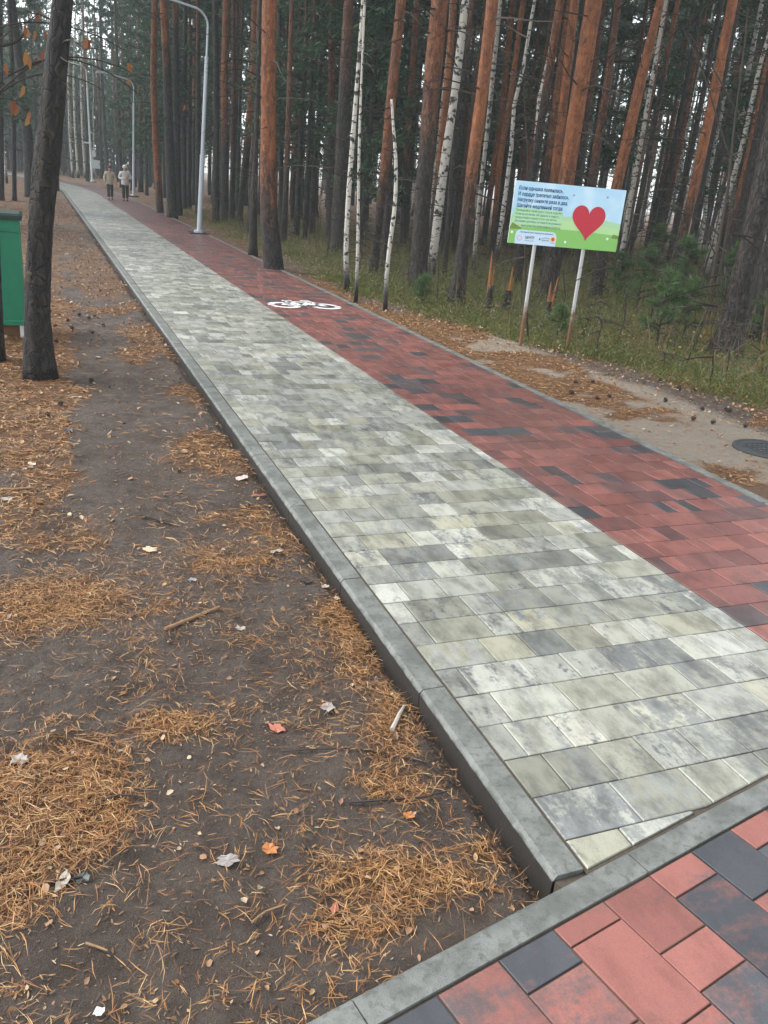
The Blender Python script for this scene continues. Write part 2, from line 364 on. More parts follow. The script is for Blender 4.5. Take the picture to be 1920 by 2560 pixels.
def litter_mask(x, y):
    x = np.asarray(x, float); y = np.asarray(y, float)
    n = fbm(x*1.0, y*.85, .46, 11, 5)
    band = np.exp(-((x-KL0+.16)/.17)**2)*.16                       # swept against the kerb
    corner = np.exp(-((y-front_far(x)-.10)/.16)**2)*.17
    trail = -.30*np.exp(-((x-.55)/.34)**2)*np.clip((y-4.0)/2.0, 0, 1)*np.clip((16-y)/6, 0, 1)
    left = n+band*np.clip((8-y)/4, 0, 1)+corner+trail+.40*np.clip((y-4.5)/3, 0, 1)*np.clip((.35-x)/.3, 0, 1)+.12*np.clip((y-9)/5, 0, 1)
    right = fbm(x, y, .8, 14, 4)+.10*np.exp(-((x-KR1-.22)/.2)**2)-.12*np.exp(-((x-5.3)/.45)**2)*np.clip((9-y)/4, 0, 1)+.16*np.clip((y-28)/10, 0, 1)
    lay_ = near_layout(x, y); wn = np.clip((5.4-y)/1.4, 0, 1)
    lf = (left-.525)*3.4+.5; lf = lf*(1-wn)+wn*(lay_*1.25-.22+(n-.5)*2.0)
    return np.clip(np.where(x < 3, lf, (right-.47)*6+.5), 0, 1)
PATCH = [(200, 1530, 330, 105, 1.0), (120, 1990, 230, 190, 1.0), (20, 2180, 160, 120, .8), (430, 1815, 150, 45, .9), (1060, 2215, 260, 90, 1.0), (900, 2330, 220, 45, .8), (400, 2350, 120, 80, .85), (1000, 1985, 120, 55, .75), (560, 1410, 260, 75, .9), (870, 1600, 130, 150, .9),
         (250, 1330, 260, 45, .8), (700, 1310, 150, 90, .9), (620, 1620, 120, 60, .6), (1230, 2140, 120, 60, .9), (560, 2535, 110, 45, .8), (170, 1200, 220, 60, .8), (560, 1180, 110, 60, .7), (960, 1800, 90, 120, .7), (300, 1880, 80, 40, .5), (250, 2300, 70, 30, .4)]
def near_layout(x, y):
    d = np.stack([x, y, np.full_like(x, -.08)], -1)-CAM; w = d@Fv; w = np.where(w < .2, .2, w); px = 960+FPX*(d@Rv)/w; py = 1280-FPX*(d@Uv)/w; o = np.zeros_like(x)
    for a, b, rx, ry, k in PATCH: o = np.maximum(o, k*np.exp(-(((px-a)/rx)**2+((py-b)/ry)**2)))
    return o
def moss_edge(y): return 5.15+.9*np.clip((13-y)/4, 0, 1)+.95*np.clip((9.5-y)/3, 0, 1)
def moss_mask(x, y):
    x = np.asarray(x, float); y = np.asarray(y, float)
    r = np.clip((x-moss_edge(y)+(fbm(x, y, .9, 21)-.5)*.9)/.35, 0, 1)*np.clip((46-y)/14, 0, 1)
    l = np.clip((-1.6-x)/.6, 0, 1)*.5
    return np.where(x > 3, r, l)
def sand_mask(x, y):
    x = np.asarray(x, float); y = np.asarray(y, float)
    s = np.exp(-((x-5.2-.25*np.clip((8-y)/3, 0, 1))/.95)**2)*np.clip((14.5-y)/5, 0, 1)*(x > 3)*1.15
    return np.clip(s*1.15-.35*(fbm(x, y, .7, 31)-.35), 0, 1)
for nm, arr in (('litter', litter_mask(GX, GY)), ('moss', moss_mask(GX, GY)), ('sand', sand_mask(GX, GY))):
    at = gm.attributes.new(nm, 'FLOAT', 'POINT'); at.data.foreach_set('value', arr.ravel().astype(np.float32))
ground = tag(obj('ground', gm, M_GROUND), 'forest ground of wet mud, fallen needles, sand and moss', 'ground', kind='structure')
def G(x, y):
    """world point on the ground"""
    xx = x-float(off(y)); return np.array([x, y, float(gz(xx, y))])

# ------------------------------------------------------------------ paved lanes
def lane_slab(name, u0, u1, label):
    mb = MB(); vs = list(np.linspace(1.2, BEND, 12))+list(np.linspace(BEND+2, 120, 36))
    for i in range(len(vs)-1):
        a, b = vs[i], vs[i+1]; oa, ob = float(off(a)), float(off(b))
        mb.add([(u0+oa, a, -.007), (u1+oa, a, -.007), (u1+ob, b, -.007), (u0+ob, b, -.007)], [(0, 1, 2, 3)])
    if True:                                        # trimmed along the cross kerb
        mb.v = [(x, max(y, front_far(x)-.02), z) for x, y, z in mb.v]
    return tag(obj(name, mb, M_SAND), label, 'path', kind='structure')
def rows_of(u0, u1, seed, sizes):
    r = random.Random(seed); k = -6; out = []
    while V0+k*ROW < 118:
        a = V0+k*ROW; u = u0; prev = None
        first = True
        while u < u1-.001:
            w = r.choice(sizes)
            if first and r.random() < .5: w *= .5 if w > .15 else 1
            first = False
            if u1-(u+w) < .075: w = u1-u
            if w > .37: w = w/2
            out.append((u, min(u+w, u1), a, a+ROW)); u += w
        k += 1
    return out
_pv = {}
def paver_mesh(w, l, mat):
    key = (round(w, 3), round(l, 3), mat.name)
    if key not in _pv:
        mb = MB(); mb.prism([(-w/2, -l/2), (w/2, -l/2), (w/2, l/2), (-w/2, l/2)], -.05, 0, .0022); me = mb.mesh('paver'); me.materials.append(mat); _pv[key] = me
    return _pv[key]
def lay(parent, cells, mat, limit, seed):
    r = random.Random(seed); single = 0; rest = MB(); gap = .0026
    for (a, b, v0, v1) in cells:
        poly = [(a+gap, v0+gap), (b-gap, v0+gap), (b-gap, v1-gap), (a+gap, v1-gap)]
        cl = clip(poly, 1)
        if len(cl) < 3 or area(cl) < .0008: continue
        dz = r.uniform(-.0016, .0016)
        if single < limit:
            single += 1
            if len(cl) == 4 and abs(area(cl)-area(poly)) < 1e-7:
                o = obj('paver', paver_mesh(b-a-2*gap, v1-v0-2*gap, mat), None, parent, ((a+b)/2, (v0+v1)/2, dz))
                o.rotation_euler = (r.uniform(-.006, .006), r.uniform(-.006, .006), 0)
            else:
                mb = MB(); c = np.mean(cl, axis=0); mb.prism([(x-c[0], y-c[1]) for x, y in cl], -.05, 0, .0035)
                o = obj('paver', mb, mat, parent, (c[0], c[1], dz))
            o.color = (r.random(), 0, 0, 1)
        else:
            c = off(v0), off(v1); P = [(a+gap+c[0], v0+gap), (b-gap+c[0], v0+gap), (b-gap+c[1], v1-gap), (a+gap+c[1], v1-gap)]
            P = [(float(x), float(y)) for x, y in P]
            if v0 < 30: rest.prism(P, -.03, dz, .0035)
            else: rest.add([(x, y, dz) for x, y in P], [(0, 1, 2, 3)])
    o = obj('paver_field', rest, mat, parent, color=(0, 1, 0, 1)); o['kind'] = 'stuff'
SZ = [.1, .2, .2, .3, .3, .2, .15]
footpath = lane_slab('footpath', GU0-.01, GU1+.002, 'long footpath of mottled grey and cream pavers leading into the forest')
lay(footpath, rows_of(GU0, GU1, 3, SZ), M_GREY, 300, 5)
cyclepath = lane_slab('cycle_path', RU0-.002, RU1+.01, 'red paved cycle lane running beside the grey footpath')
lay(cyclepath, rows_of(RU0, RU1, 8, SZ), M_RED, 300, 6)

def kerb_line(name, u0, u1, cham, first, label, vmin):
    root = empty(name, (0, 0, 0), label, 'kerb'); root['kind'] = 'structure'
    v = first-1.0; r = random.Random(int(u0*100))
    while v < 112:
        a, b = v+.003, v+1.0-.003
        if b > vmin:
            mb = MB(); n = 1 if v < BEND-1 else 2
            P = clip([(u0, a), (u1, a), (u1, b), (u0, b)], 1)
            if len(P) >= 3:
                oa, ob = float(off(a)), float(off(b))
                if v < BEND-1:
                    dz = r.uniform(-.002, .002)
                    # top with a chamfer along the outer edge
                    x0, x1 = (u0, u1) if cham < 0 else (u1, u0)
                    xi = x0+(.014 if cham < 0 else -.010)
                    ya0 = max(a, front_far(x0)+.012); yai = max(a, front_far(xi)+.012); ya1 = max(a, front_far(x1)+.012)
                    V = [(x0, ya0, -.26), (x0, ya0, -.016), (xi, yai, dz+.004), (x1, ya1, dz+.004), (x1, ya1, -.26),
                         (x0, b, -.26), (x0, b, -.016), (xi, b, dz+.004), (x1, b, dz+.004), (x1, b, -.26)]
                    mb.add(V, [(0, 1, 6, 5), (1, 2, 7, 6), (2, 3, 8, 7), (3, 4, 9, 8), (4, 3, 2, 1, 0), (5, 6, 7, 8, 9)])
                else:
                    mb.add([(u0+oa, a, -.2), (u1+oa, a, -.2), (u1+ob, b, -.2), (u0+ob, b, -.2), (u0+oa, a, .003), (u1+oa, a, .003), (u1+ob, b, .003), (u0+ob, b, .003)],
                           [(4, 5, 6, 7), (0, 1, 5, 4), (1, 2, 6, 5), (2, 3, 7, 6), (3, 0, 4, 7)])
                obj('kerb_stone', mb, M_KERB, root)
        v += 1.0
    return root
kerb_line('left_kerb', KL0, KL1, -1, 2.53, 'grey concrete kerb along the muddy left edge of the footpath', 1.4)
kerb_line('right_kerb', KR0, KR1, 1, 3.1, 'thin pale concrete kerb along the right edge of the red lane', 1.4)

# cross kerb and the red pavement in the near corner
def st(s, d):                                       # s along the cross kerb, d towards the camera
    return (1.31+s*FC+d*FSn, front_far(1.31)+s*FSn-d*FC)
ck = empty('cross_kerb', (0, 0, 0), 'grey concrete kerb cutting obliquely across the bottom right corner', 'kerb'); ck['kind'] = 'structure'
for k in range(-3, 4):
    a, b = .27+k*1.0+.002, .27+(k+1)*1.0-.002
    mb = MB(); P = [st(a, 0), st(a, FK), st(b, FK), st(b, 0)]
    Q = [st(a, .012), st(a, FK-.002), st(b, FK-.002), st(b, .012)]
    V = [(x, y, -.26) for x, y in P]+[(P[0][0], P[0][1], -.008), (P[1][0], P[1][1], .004), (P[2][0], P[2][1], .004), (P[3][0], P[3][1], -.008)]+[(Q[0][0], Q[0][1], .006), (Q[3][0], Q[3][1], .006)]
    mb.add(V, [(0, 1, 5, 4), (4, 5, 8), (8, 5, 6, 9), (1, 2, 6, 5), (2, 3, 7, 6), (9, 6, 7), (3, 0, 4, 7), (4, 8, 9, 7)])
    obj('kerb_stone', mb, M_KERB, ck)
mb = MB(); P = [st(.002, .01), st(.16, .01), st(.16, -.03), st(.002, -.03)]; mb.add([(x, y, -.014) for x, y in P]+[(x, y, -.1) for x, y in P], [(0, 1, 2, 3), (0, 3, 7, 4), (3, 2, 6, 7)]); obj('joint_fill', mb, M_SAND, ck)
mb = MB(); P = [st(-3, FK), st(-3, 3), st(4, 3), st(4, FK)]; mb.add([(x, y, -.007) for x, y in P], [(0, 1, 2, 3)])
plaza = tag(obj('pavement', mb, M_SAND), 'pavement of large red and charcoal pavers in the near corner', 'pavement', kind='structure')
cols_ = {0: [(.24, .3), (.2, .15)], 1: [(.115, .9), (.19, .12), (.2, .3)], 2: [(.07, .2), (.30, .34), (.2, .5)], 3: [(.205, .45), (.13, .22), (.2, .72), (.2, .1)],
         4: [(.10, .15), (.33, .95), (.2, .4)], 5: [(.22, .86), (.2, .3), (.2, .5)], 6: [(.10, .4), (.2, .78), (.3, .1)], 7: [(.15, .8), (.2, .2), (.2, .9)]}
r = random.Random(4); s0 = -.335
for c in range(-8, 14):
    s = s0+(c-1)*.2
    d = FK+.006; items = list(cols_.get(c, []))
    while d < 1.9:
        L, tone = items.pop(0) if items else (r.choice([.1, .2, .2, .3]), r.random())
        g = .003
        P = [st(s+g, d+g), st(s+g, d+L-g), st(s+.2-g, d+L-g), st(s+.2-g, d+g)]; cx, cy = np.mean(P, axis=0)
        if -2 < cx < 4 and cy > .3:
            mb = MB(); mb.prism([(x-cx, y-cy) for x, y in P], -.05, 0, .002)
            obj('paver', mb, M_REDN, plaza, (cx, cy, r.uniform(-.0015, .0015)), (tone*.999, 0, 0, 1))
        d += L

# bicycle symbol painted on the red lane (its own stencil gaps)
mb = MB()
def sp(x, y): return (3.165+x*1.17, 12.40+y*.96, .0045)
def arc(cx, cy, r0, r1, a0, a1, n=18):
    v = []; f = []
    for i in range(n+1):
        a = math.radians(a0+(a1-a0)*i/n)
        v += [sp(cx+r0*math.cos(a), cy+r0*1.35*math.sin(a)), sp(cx+r1*math.cos(a), cy+r1*1.35*math.sin(a))]
        if i: f.append((2*i-2, 2*i-1, 2*i+1, 2*i))
    mb.add(v, f)
def bar(x0, y0, x1, y1, w=.085):
    dx, dy = x1-x0, y1-y0; L = math.hypot(dx, dy); nx_, ny_ = -dy/L*w/2, dx/L*w/2
    mb.add([sp(x0+nx_, y0+ny_), sp(x1+nx_, y1+ny_), sp(x1-nx_, y1-ny_), sp(x0-nx_, y0-ny_)], [(0, 1, 2, 3)])
for cx in (.22, .78):
    for a0, a1 in ((20, 160), (200, 340)): arc(cx, .30, .135, .218, a0+0 if cx > .5 else a0, a1)
    arc(cx, .30, .135, .218, 170 if cx < .5 else -10, 190 if cx < .5 else 10, 4)
for b_ in ((.22, .3, .36, .68), (.36, .68, .66, .68), (.66, .68, .47, .31), (.47, .31, .36, .70), (.47, .31, .25, .31), (.78, .3, .64, .82), (.56, .84, .69, .84), (.29, .79, .43, .79), (.36, .66, .36, .79)): bar(*b_)
obj('bicycle_symbol', mb, M_PAINT, cyclepath)

# ------------------------------------------------------------------ trees
def quads_mesh(name, C, D, S, Ln, Wd, bend=None):
    """tapered ribbon quads: centre-base C, direction D, side S, length, width"""
    L = Ln[:, None]; W = Wd[:, None]*.5
    V = np.stack([C-S*W*.6, C+S*W*.6, C+D*L*.55+S*W, C+D*L*.55-S*W, C+D*L+S*W*.15, C+D*L-S*W*.15], 1)
    n = len(C); b = np.arange(n)[:, None]*6
    F = np.concatenate([b+np.array([0, 1, 2, 3]), b+np.array([3, 2, 4, 5])], 0)
    if bend is not None: V[:, 4:6] += bend[:, None]
    return mesh_np(name, V.reshape(-1, 3), F)
def rdir(n, g, zb=0.0, zs=1.0):
    d = g.normal(size=(n, 3)); d[:, 2] = d[:, 2]*zs+zb; return d/np.linalg.norm(d, axis=1)[:, None]
def sides(D, g):
    s = np.cross(D, g.normal(size=D.shape)); return s/(np.linalg.norm(s, axis=1)[:, None]+1e-9)

def limb(mb, p0, az, L, rise, droop, r0, g, n=5, sides_n=3, kids=0):
    t_ = np.linspace(0, 1, n); d = np.array([math.cos(az), math.sin(az), 0]); side = np.array([-d[1], d[0], 0])
    w = g.normal(0, .07, n).cumsum()*L*.5; w -= w[0]
    zz = rise*t_*L-droop*t_*t_*L+g.normal(0, .02, n)*L*t_
    P = p0+d*t_[:, None]*L+side*w[:, None]+np.array([0, 0, 1.])*zz[:, None]
    mb.tube(P, r0*(1-.85*t_), sides_n, False)
    for k in range(kids):
        i = g.integers(1, n-1); f = g.random(); q = P[i]*(1-f)+P[i+1]*f
        limb(mb, q, az+g.choice([-1, 1])*g.uniform(.4, 1.0), L*g.uniform(.2, .45), rise+g.uniform(-.25, .2), droop*.5, r0*.45, g, 3, 3, 0)
    return P
def dead_branches(poly, rads, z0, z1, n, lr, g, kids=2):
    mb = MB(); poly = np.array(poly); zs = poly[:, 2]
    for i in range(n):
        z = g.uniform(z0, z1); 
        if z > zs[-1]: continue
        p = np.array([np.interp(z, zs, poly[:, 0]), np.interp(z, zs, poly[:, 1]), z]); r = np.interp(z, zs, rads)
        az = g.uniform(0, 6.283); L = g.uniform(*lr)*(1 if g.random() < .75 else .35)
        limb(mb, p+np.array([math.cos(az), math.sin(az), 0])*r*.7, az, L, g.uniform(-.25, .45), g.uniform(-.1, .55), g.uniform(.007, .016)*(.7+L*.35), g, 5, 3, kids)
    return mb
def crown_parts(z0, z1, R, nb, seed, size=.13, per=12, clusters=6, top=.5, low=.55, rise=.15, wr=.30, tight=1.0):
    g = np.random.default_rng(seed); mb = MB(); Cs = []; As = []
    for i in range(nb):
        t_ = (i+g.random())/nb; z = z0+(z1-z0)*t_
        L = R*(low+(1-low)*math.sin(min(1, t_*1.3)*math.pi*.5))*(1-max(0, t_-top)/(1-top)*.8)*g.uniform(.6, 1.1)
        az = g.uniform(0, 6.283); P = limb(mb, np.array([0, 0, z]), az, L, rise+t_*.35+g.uniform(-.15, .15), .25, .02+.012*L, g, 5, 3, 2)
        for k in range(clusters):
            s = g.uniform(.35, 1.0); x = s*(len(P)-1); a = min(int(x), len(P)-2); c = P[a]*(1-(x-a))+P[a+1]*(x-a)
            c = c+g.normal(0, .16*L*.5, 3)*np.array([1, 1, .45])
            cc = c+g.normal(0, (.10+.02*L)*tight, (per, 3))*np.array([1, 1, .6]); Cs.append(cc); d = g.normal(size=(per, 3))+np.array([math.cos(az), math.sin(az), .5])*.9; As.append(d)
    C = np.concatenate(Cs); D = np.concatenate(As); D /= np.linalg.norm(D, axis=1)[:, None]; n = len(C)
    return mb, quads_mesh('crown', C, D, sides(D, g), g.uniform(.7, 1.4, n)*size, g.uniform(.7, 1.3, n)*size*wr)

CROWNS = []
for k in range(4):
    bmb, cm = crown_parts(0, 7.5, 2.1+.3*(k % 2), 42, 100+k, .20, 13, 7)
    cm.materials.append(M_PINE); bm_ = bmb.mesh('branches'); bm_.materials.append(M_TWIG); CROWNS.append((cm, bm_))

def finish_tree(root, poly, rads, mat, color, g, top, dead=None, wob=.05, nside=12, crown=True, kind='pine'):
    mb = MB(); mb.tube(poly, rads, nside, True, wob, int(g.integers(99)), .025)
    tr = obj('trunk', mb.mesh('trunk', True), mat, root, color=color)
    if dead:
        z0, z1, nbr, lr = dead
        for k in range(nbr):                        # every dead limb is a part of its own
            d = dead_branches(poly, rads, z0, z1, 1, lr, g)
            if d.v: obj('dead_branch', d, M_TWIG, root)
    if crown:
        cm, bm_ = CROWNS[int(g.integers(4))]; p = np.array(poly); z = p[-1][2]-7.0
        x = np.interp(z+3, p[:, 2], p[:, 0]); y = np.interp(z+3, p[:, 2], p[:, 1]); rz = g.uniform(0, 6.28); sc_ = g.uniform(.85, 1.15)
        for nm, me in (('crown', cm), ('branches', bm_)):
            o = obj(nm, me, None, root, (x, y, z)); o.rotation_euler = (0, 0, rz); o.scale = (sc_, sc_, 1); o['kind'] = 'stuff'
def densify(P, R, step):
    P = np.array(P, float); L = np.concatenate([[0], np.cumsum(np.linalg.norm(np.diff(P, axis=0), axis=1))])
    q = np.arange(0, L[-1], step); q = np.append(q, L[-1])
    # smooth through the points
    out = np.stack([np.interp(q, L, P[:, i]) for i in range(3)], 1); k = max(1, int(.6/step))
    rr = np.interp(q, L, R)
    if len(out) > 2*k+1:
        pad = np.concatenate([np.repeat(out[:1], k, 0), out, np.repeat(out[-1:], k, 0)]); ker = np.ones(2*k+1)/(2*k+1)
        sm = np.stack([np.convolve(pad[:, i], ker, 'valid') for i in range(3)], 1); sm[0] = out[0]; out = sm
    return out, rr
HERO = []
def hero(label, pts, mat=None, zt=3.0, org=1.0, height=17, dead=(1.8, 8.5, 26, (.6, 2.1)), flare=1.25, name='pine_tree', cat='pine tree', crown=True, step=.22, wob=.05, n=12, group=None, base=None, color=None, nofade=False):
    seed = 500+len(HERO); g = np.random.default_rng(seed)
    b = on_ground(pts[0][0], pts[0][1], -.02) if base is None else np.array(base)
    b = G(b[0], b[1]); b[2] -= .03
    root = empty(name, b, label, cat, group); HERO.append((b[0], b[1]))
    P = []; Rr = []
    for i, (x, y, w) in enumerate(pts):
        q = on_plane(x, y, b) if i or base is not None else b.copy()
        if i == 0: q = b.copy()
        P.append(q-b); Rr.append(w*depth_of(q)/FPX/2)
    P[0] = np.zeros(3)
    d = P[-1]-P[-2]; d /= np.linalg.norm(d)
    while P[-1][2] < height:
        d = d*.8+np.array([0, 0, 1.])*.2; d /= np.linalg.norm(d); P.append(P[-1]+d*1.2); Rr.append(max(.02, Rr[-1]*(1-1.2/height*.9)))
    P, Rr = densify(P, Rr, step)
    hz = P[:, 2]; Rr = Rr*(1+(flare-1)*np.exp(-np.clip(hz, 0, None)/.22))
    finish_tree(root, P, Rr, mat or M_BARK, color or (zt/10, org, .35, 1), g, height, dead, wob, n, crown)
    return root
# the dark pine in front on the left
big = hero('dark scarred pine trunk beside the green bin at the left edge', [(98, 925, 72), (97, 870, 67), (92, 760, 62), (93, 680, 60), (99, 580, 58), (113, 440, 62), (120, 380, 61), (137, 193, 56), (157, 0, 50)], zt=9.5, org=.25, height=14, dead=(1.6, 6, 10, (.4, 1.0)), step=.045, n=40, wob=.10, flare=1.28, color=(.55, .22, .9, 1))
def scar(px, py, w, h, mat):
    bb = np.array(big.location); q = on_plane(px, py, bb); d = depth_of(q); n_ = -np.array([q[0], q[1], 0])/np.linalg.norm(q[:2]); rw, rh = w*d/FPX/2, h*d/FPX/2
    side = np.array([n_[1], -n_[0], 0]); g = np.random.default_rng(int(px+py)); c = q+n_*(29*d/FPX); m = 16; a = np.linspace(0, 6.283, m, endpoint=False); k = g.uniform(.75, 1.15, m)
    r1 = [c+side*math.cos(t_)*rw*k_+np.array([0, 0, 1.])*math.sin(t_)*rh*k_-n_*(.03+.02*math.cos(t_)**2) for t_, k_ in zip(a, k)]; r2 = [c+(np.array(v)-c)*.62+n_*.014 for v in r1]; r3 = [c+(np.array(v)-c)*.2+n_*g.uniform(-.012, .0) for v in r1]
    mb = MB(); V = [v-bb for v in r1+r2+r3]+[c-bb-n_*.01]; mb.add(V, [(i, (i+1) % m, m+(i+1) % m, m+i) for i in range(m)]+[(m+i, m+(i+1) % m, 2*m+(i+1) % m, 2*m+i) for i in range(m)]+[(2*m+i, 2*m+(i+1) % m, 3*m) for i in range(m)])
    obj('scar', mb.mesh('scar', True), mat, big)
M_SCAR = flat('old ochre wound wood', (.13, .072, .022), .75, .3, .75, 22); M_SCARG = flat('grey weathered wound', (.085, .075, .058), .85, .2, .5, 22)
scar(104, 412, 26, 44, M_SCAR); scar(82, 690, 38, 40, M_SCARG); scar(90, 778, 11, 22, M_SCAR); scar(100, 800, 10, 14, M_SCAR)
hero('nearly black trunk cut off by the left frame edge, below the green bin', [(-14, 888, 44), (-20, 640, 40), (-30, 300, 36)], height=11, step=.12, n=16, color=(.99, .2, .9, 1))
hero('slim dark trunk peeping out right behind the scarred leaning pine', [(140, 476, 15), (141, 300, 14), (146, 0, 12)], zt=9, org=.3)
hero('grey leaning trunk left of the scarred pine, far behind the green bin', [(76, 492, 28), (70, 350, 24), (48, 150, 20), (30, 0, 17)], zt=9.9, org=.3, flare=1.1)
hero('thin grey trunk far left above the green bin', [(36, 500, 11), (34, 300, 10), (24, 0, 9)], zt=9.9, org=.2)
hero('dark trunk at the left frame edge above the green bin', [(3, 500, 14), (2, 300, 13), (0, 60, 12)], zt=9.9, org=.2)
# right of the lane, far to near
hero('slim red-brown pine left of the lamp post, nearest the cycle lane', [(402, 533, 19), (392, 400, 18), (383, 200, 16), (387, 0, 15)], zt=1.2, dead=(2, 12, 26, (.6, 2.2)))
hero('thick dark double pine left of the lamp post', [(431, 545, 26), (425, 400, 24), (418, 200, 21), (409, 0, 19)], zt=5.5)
hero('dark pine hard against the double pine left of the lamp', [(446, 538, 20), (442, 400, 18), (440, 200, 16), (438, 0, 15)], zt=7)
hero('thin dark trunk just left of the lamp post base', [(461, 524, 12), (459, 350, 12), (462, 150, 11), (463, 0, 10)], zt=9, org=.4)
hero('dark straight trunk just right of the lamp post', [(538, 562, 21), (541, 400, 16), (540, 200, 15), (538, 0, 14)], zt=9, org=.5)
hero('brown pine second right of the lamp post', [(561, 555, 22), (563, 400, 19), (561, 200, 18), (566, 0, 18)], zt=3.2)
hero('orange pine with dark leaning foot left of the big red pine', [(597, 556, 15), (610, 440, 16), (622, 330, 21), (635, 200, 23), (641, 0, 24)], zt=3.0)
hero('biggest red-orange pine rooted at the edge of the cycle lane', [(682, 668, 52), (678, 600, 46), (670, 500, 42), (671, 330, 38), (672, 150, 37), (674, 0, 37)], zt=1.9, step=.12, n=20, flare=1.2, wob=.06, base=on_ground(690, 672))
hero('dark trunk half hidden left behind the big red pine', [(632, 640, 22), (634, 500, 19), (640, 380, 14), (645, 200, 10)], zt=9, org=.3)
hero('dark slim trunk right behind the big red pine', [(704, 582, 14), (702, 400, 13), (699, 200, 12), (698, 0, 11)], zt=9, org=.3)
hero('thin upright dark trunk in the dim clearing beyond the big pine', [(712, 560, 8), (718, 400, 7), (724, 200, 6)], zt=9, org=.3, crown=False)
hero('dark trunk left of the wide grey one in the middle', [(825, 596, 23), (828, 400, 20), (829, 200, 18), (830, 0, 17)], zt=3.6, org=.6)
hero('wide dark grey trunk in the middle distance behind the twin birches', [(846, 634, 44), (848, 560, 38), (855, 380, 35), (863, 200, 30), (872, 0, 26)], zt=4.6, org=.45)
hero('slender white birch with black foot, left one of the pair', [(870, 727, 14), (863, 640, 13), (872, 470, 12), (884, 320, 12), (897, 150, 9), (907, 0, 8)], M_BIRCH, height=8.5, name='birch_tree', cat='birch', dead=(1.6, 8, 34, (.3, .9)), crown=False, color=(0, 1, 0, 1), flare=1.3)
hero('thin white birch, right one of the pair near the cycle lane', [(890, 754, 9), (894, 640, 8.5), (896, 560, 8), (896, 460, 7), (899, 320, 7), (905, 160, 5)], M_BIRCH, height=7, name='birch_tree', cat='birch', dead=(1.4, 6.5, 28, (.3, .9)), crown=False, color=(0, .9, 0, 1))
hero('red-brown pine leaning right between the birch pair and the crooked birch', [(934, 685, 21), (945, 560, 21), (962, 420, 24), (978, 250, 26), (1003, 0, 25)], zt=1.9, org=.8)
hero('dark trunk tucked behind the crooked birch', [(962, 676, 20), (966, 560, 18), (975, 380, 14)], zt=9, org=.3)
hero('crooked white birch sapling with snapped yellow top', [(963, 774, 9.5), (966, 700, 11), (968, 640, 10), (980, 570, 11), (993, 500, 10), (996, 445, 9), (985, 390, 9), (986, 310, 7), (976, 222, 6)], M_BIRCH, height=.5, name='birch_tree', cat='birch', dead=(1.0, 3, 12, (.3, 1.0)), crown=False, color=(0, 1, 0, 1), step=.08)
hero('dark slim pine behind the crooked birch, right of the leaning red one', [(1007, 618, 16), (1012, 450, 15), (1026, 250, 16), (1044, 0, 16)], zt=2.6, org=.7)
hero('tall thick pine with dark lower trunk above the little green sapling', [(1043, 728, 44), (1048, 640, 42), (1056, 500, 40), (1071, 330, 40), (1084, 150, 42), (1101, 0, 43)], zt=3.1, org=.8, step=.13, n=18)
hero('orange strip of a pine squeezed behind the thick dark one', [(1072, 650, 17), (1092, 480, 18), (1110, 300, 18), (1128, 100, 17), (1134, 0, 17)], zt=2.2)
hero('wide pale birch leaning right between two thick pines', [(1076, 700, 20), (1092, 560, 22), (1112, 400, 22), (1138, 230, 20), (1164, 0, 19)], M_BIRCH, height=14, name='birch_tree', cat='birch', dead=(3, 12, 30, (.4, 1.3)), crown=False, color=(0, .75, 0, 1), n=14)
hero('grey-brown thin trunk hugging the wide pale birch', [(1110, 688, 14), (1124, 520, 14), (1140, 300, 13), (1150, 100, 12)], zt=9, org=.2)
hero('stout pine with black foot and orange top left of the sign', [(1138, 766, 42), (1150, 690, 35), (1164, 580, 31), (1184, 390, 31), (1211, 190, 31), (1231, 0, 31)], zt=2.0, step=.13, n=18, flare=1.3)
hero('pale lichen-grey thin trunk right of the stout black-footed pine', [(1183, 680, 10), (1196, 520, 10), (1218, 330, 11), (1236, 150, 12), (1250, 0, 12)], M_BIRCH, height=12, name='birch_tree', cat='birch', dead=(3, 12, 20, (.4, 1.2)), crown=False, color=(0, .3, 0, 1))
hero('slim leaning red pine midway between stout pine and sign', [(1207, 618, 15), (1226, 480, 15), (1250, 320, 16), (1272, 100, 16), (1282, 0, 16)], zt=1.8)
hero('thin red pine just left of the sign top', [(1228, 650, 13), (1250, 400, 15), (1280, 220, 14), (1308, 0, 13)], zt=1.4)
hero('dark pine rising directly behind the left end of the sign', [(1289, 712, 25), (1306, 600, 23), (1331, 440, 20), (1362, 250, 21), (1402, 0, 20)], zt=4.2, org=.8)
hero('narrow orange pine behind the sign, left of the widest orange trunk', [(1356, 720, 18), (1385, 450, 22), (1412, 230, 22), (1437, 0, 22)], zt=1.7)
hero('widest bright orange pine standing right behind the sign', [(1364, 752, 44), (1386, 640, 42), (1416, 450, 40), (1448, 230, 40), (1486, 0, 42)], zt=1.9, step=.13, n=18)
hero('pine leaning right with knotty orange top above the sign corner', [(1486, 745, 30), (1520, 560, 28), (1548, 440, 27), (1590, 250, 27), (1622, 120, 23), (1652, 0, 18)], zt=1.9, n=16)
hero('dim brown trunk between the two orange pines above the sign', [(1440, 690, 20), (1484, 420, 22), (1520, 200, 18), (1545, 0, 15)], zt=2.8, org=.6)
hero('clean orange pine right of the sign crossing the upper right', [(1655, 778, 36), (1672, 720, 30), (1702, 610, 24), (1736, 470, 24), (1780, 260, 25), (1832, 0, 25)], zt=2.1, step=.13, n=18)
hero('thin straight reddish trunk left of the clean orange pine', [(1640, 640, 15), (1684, 440, 15), (1716, 270, 13), (1742, 130, 11)], zt=2.5)
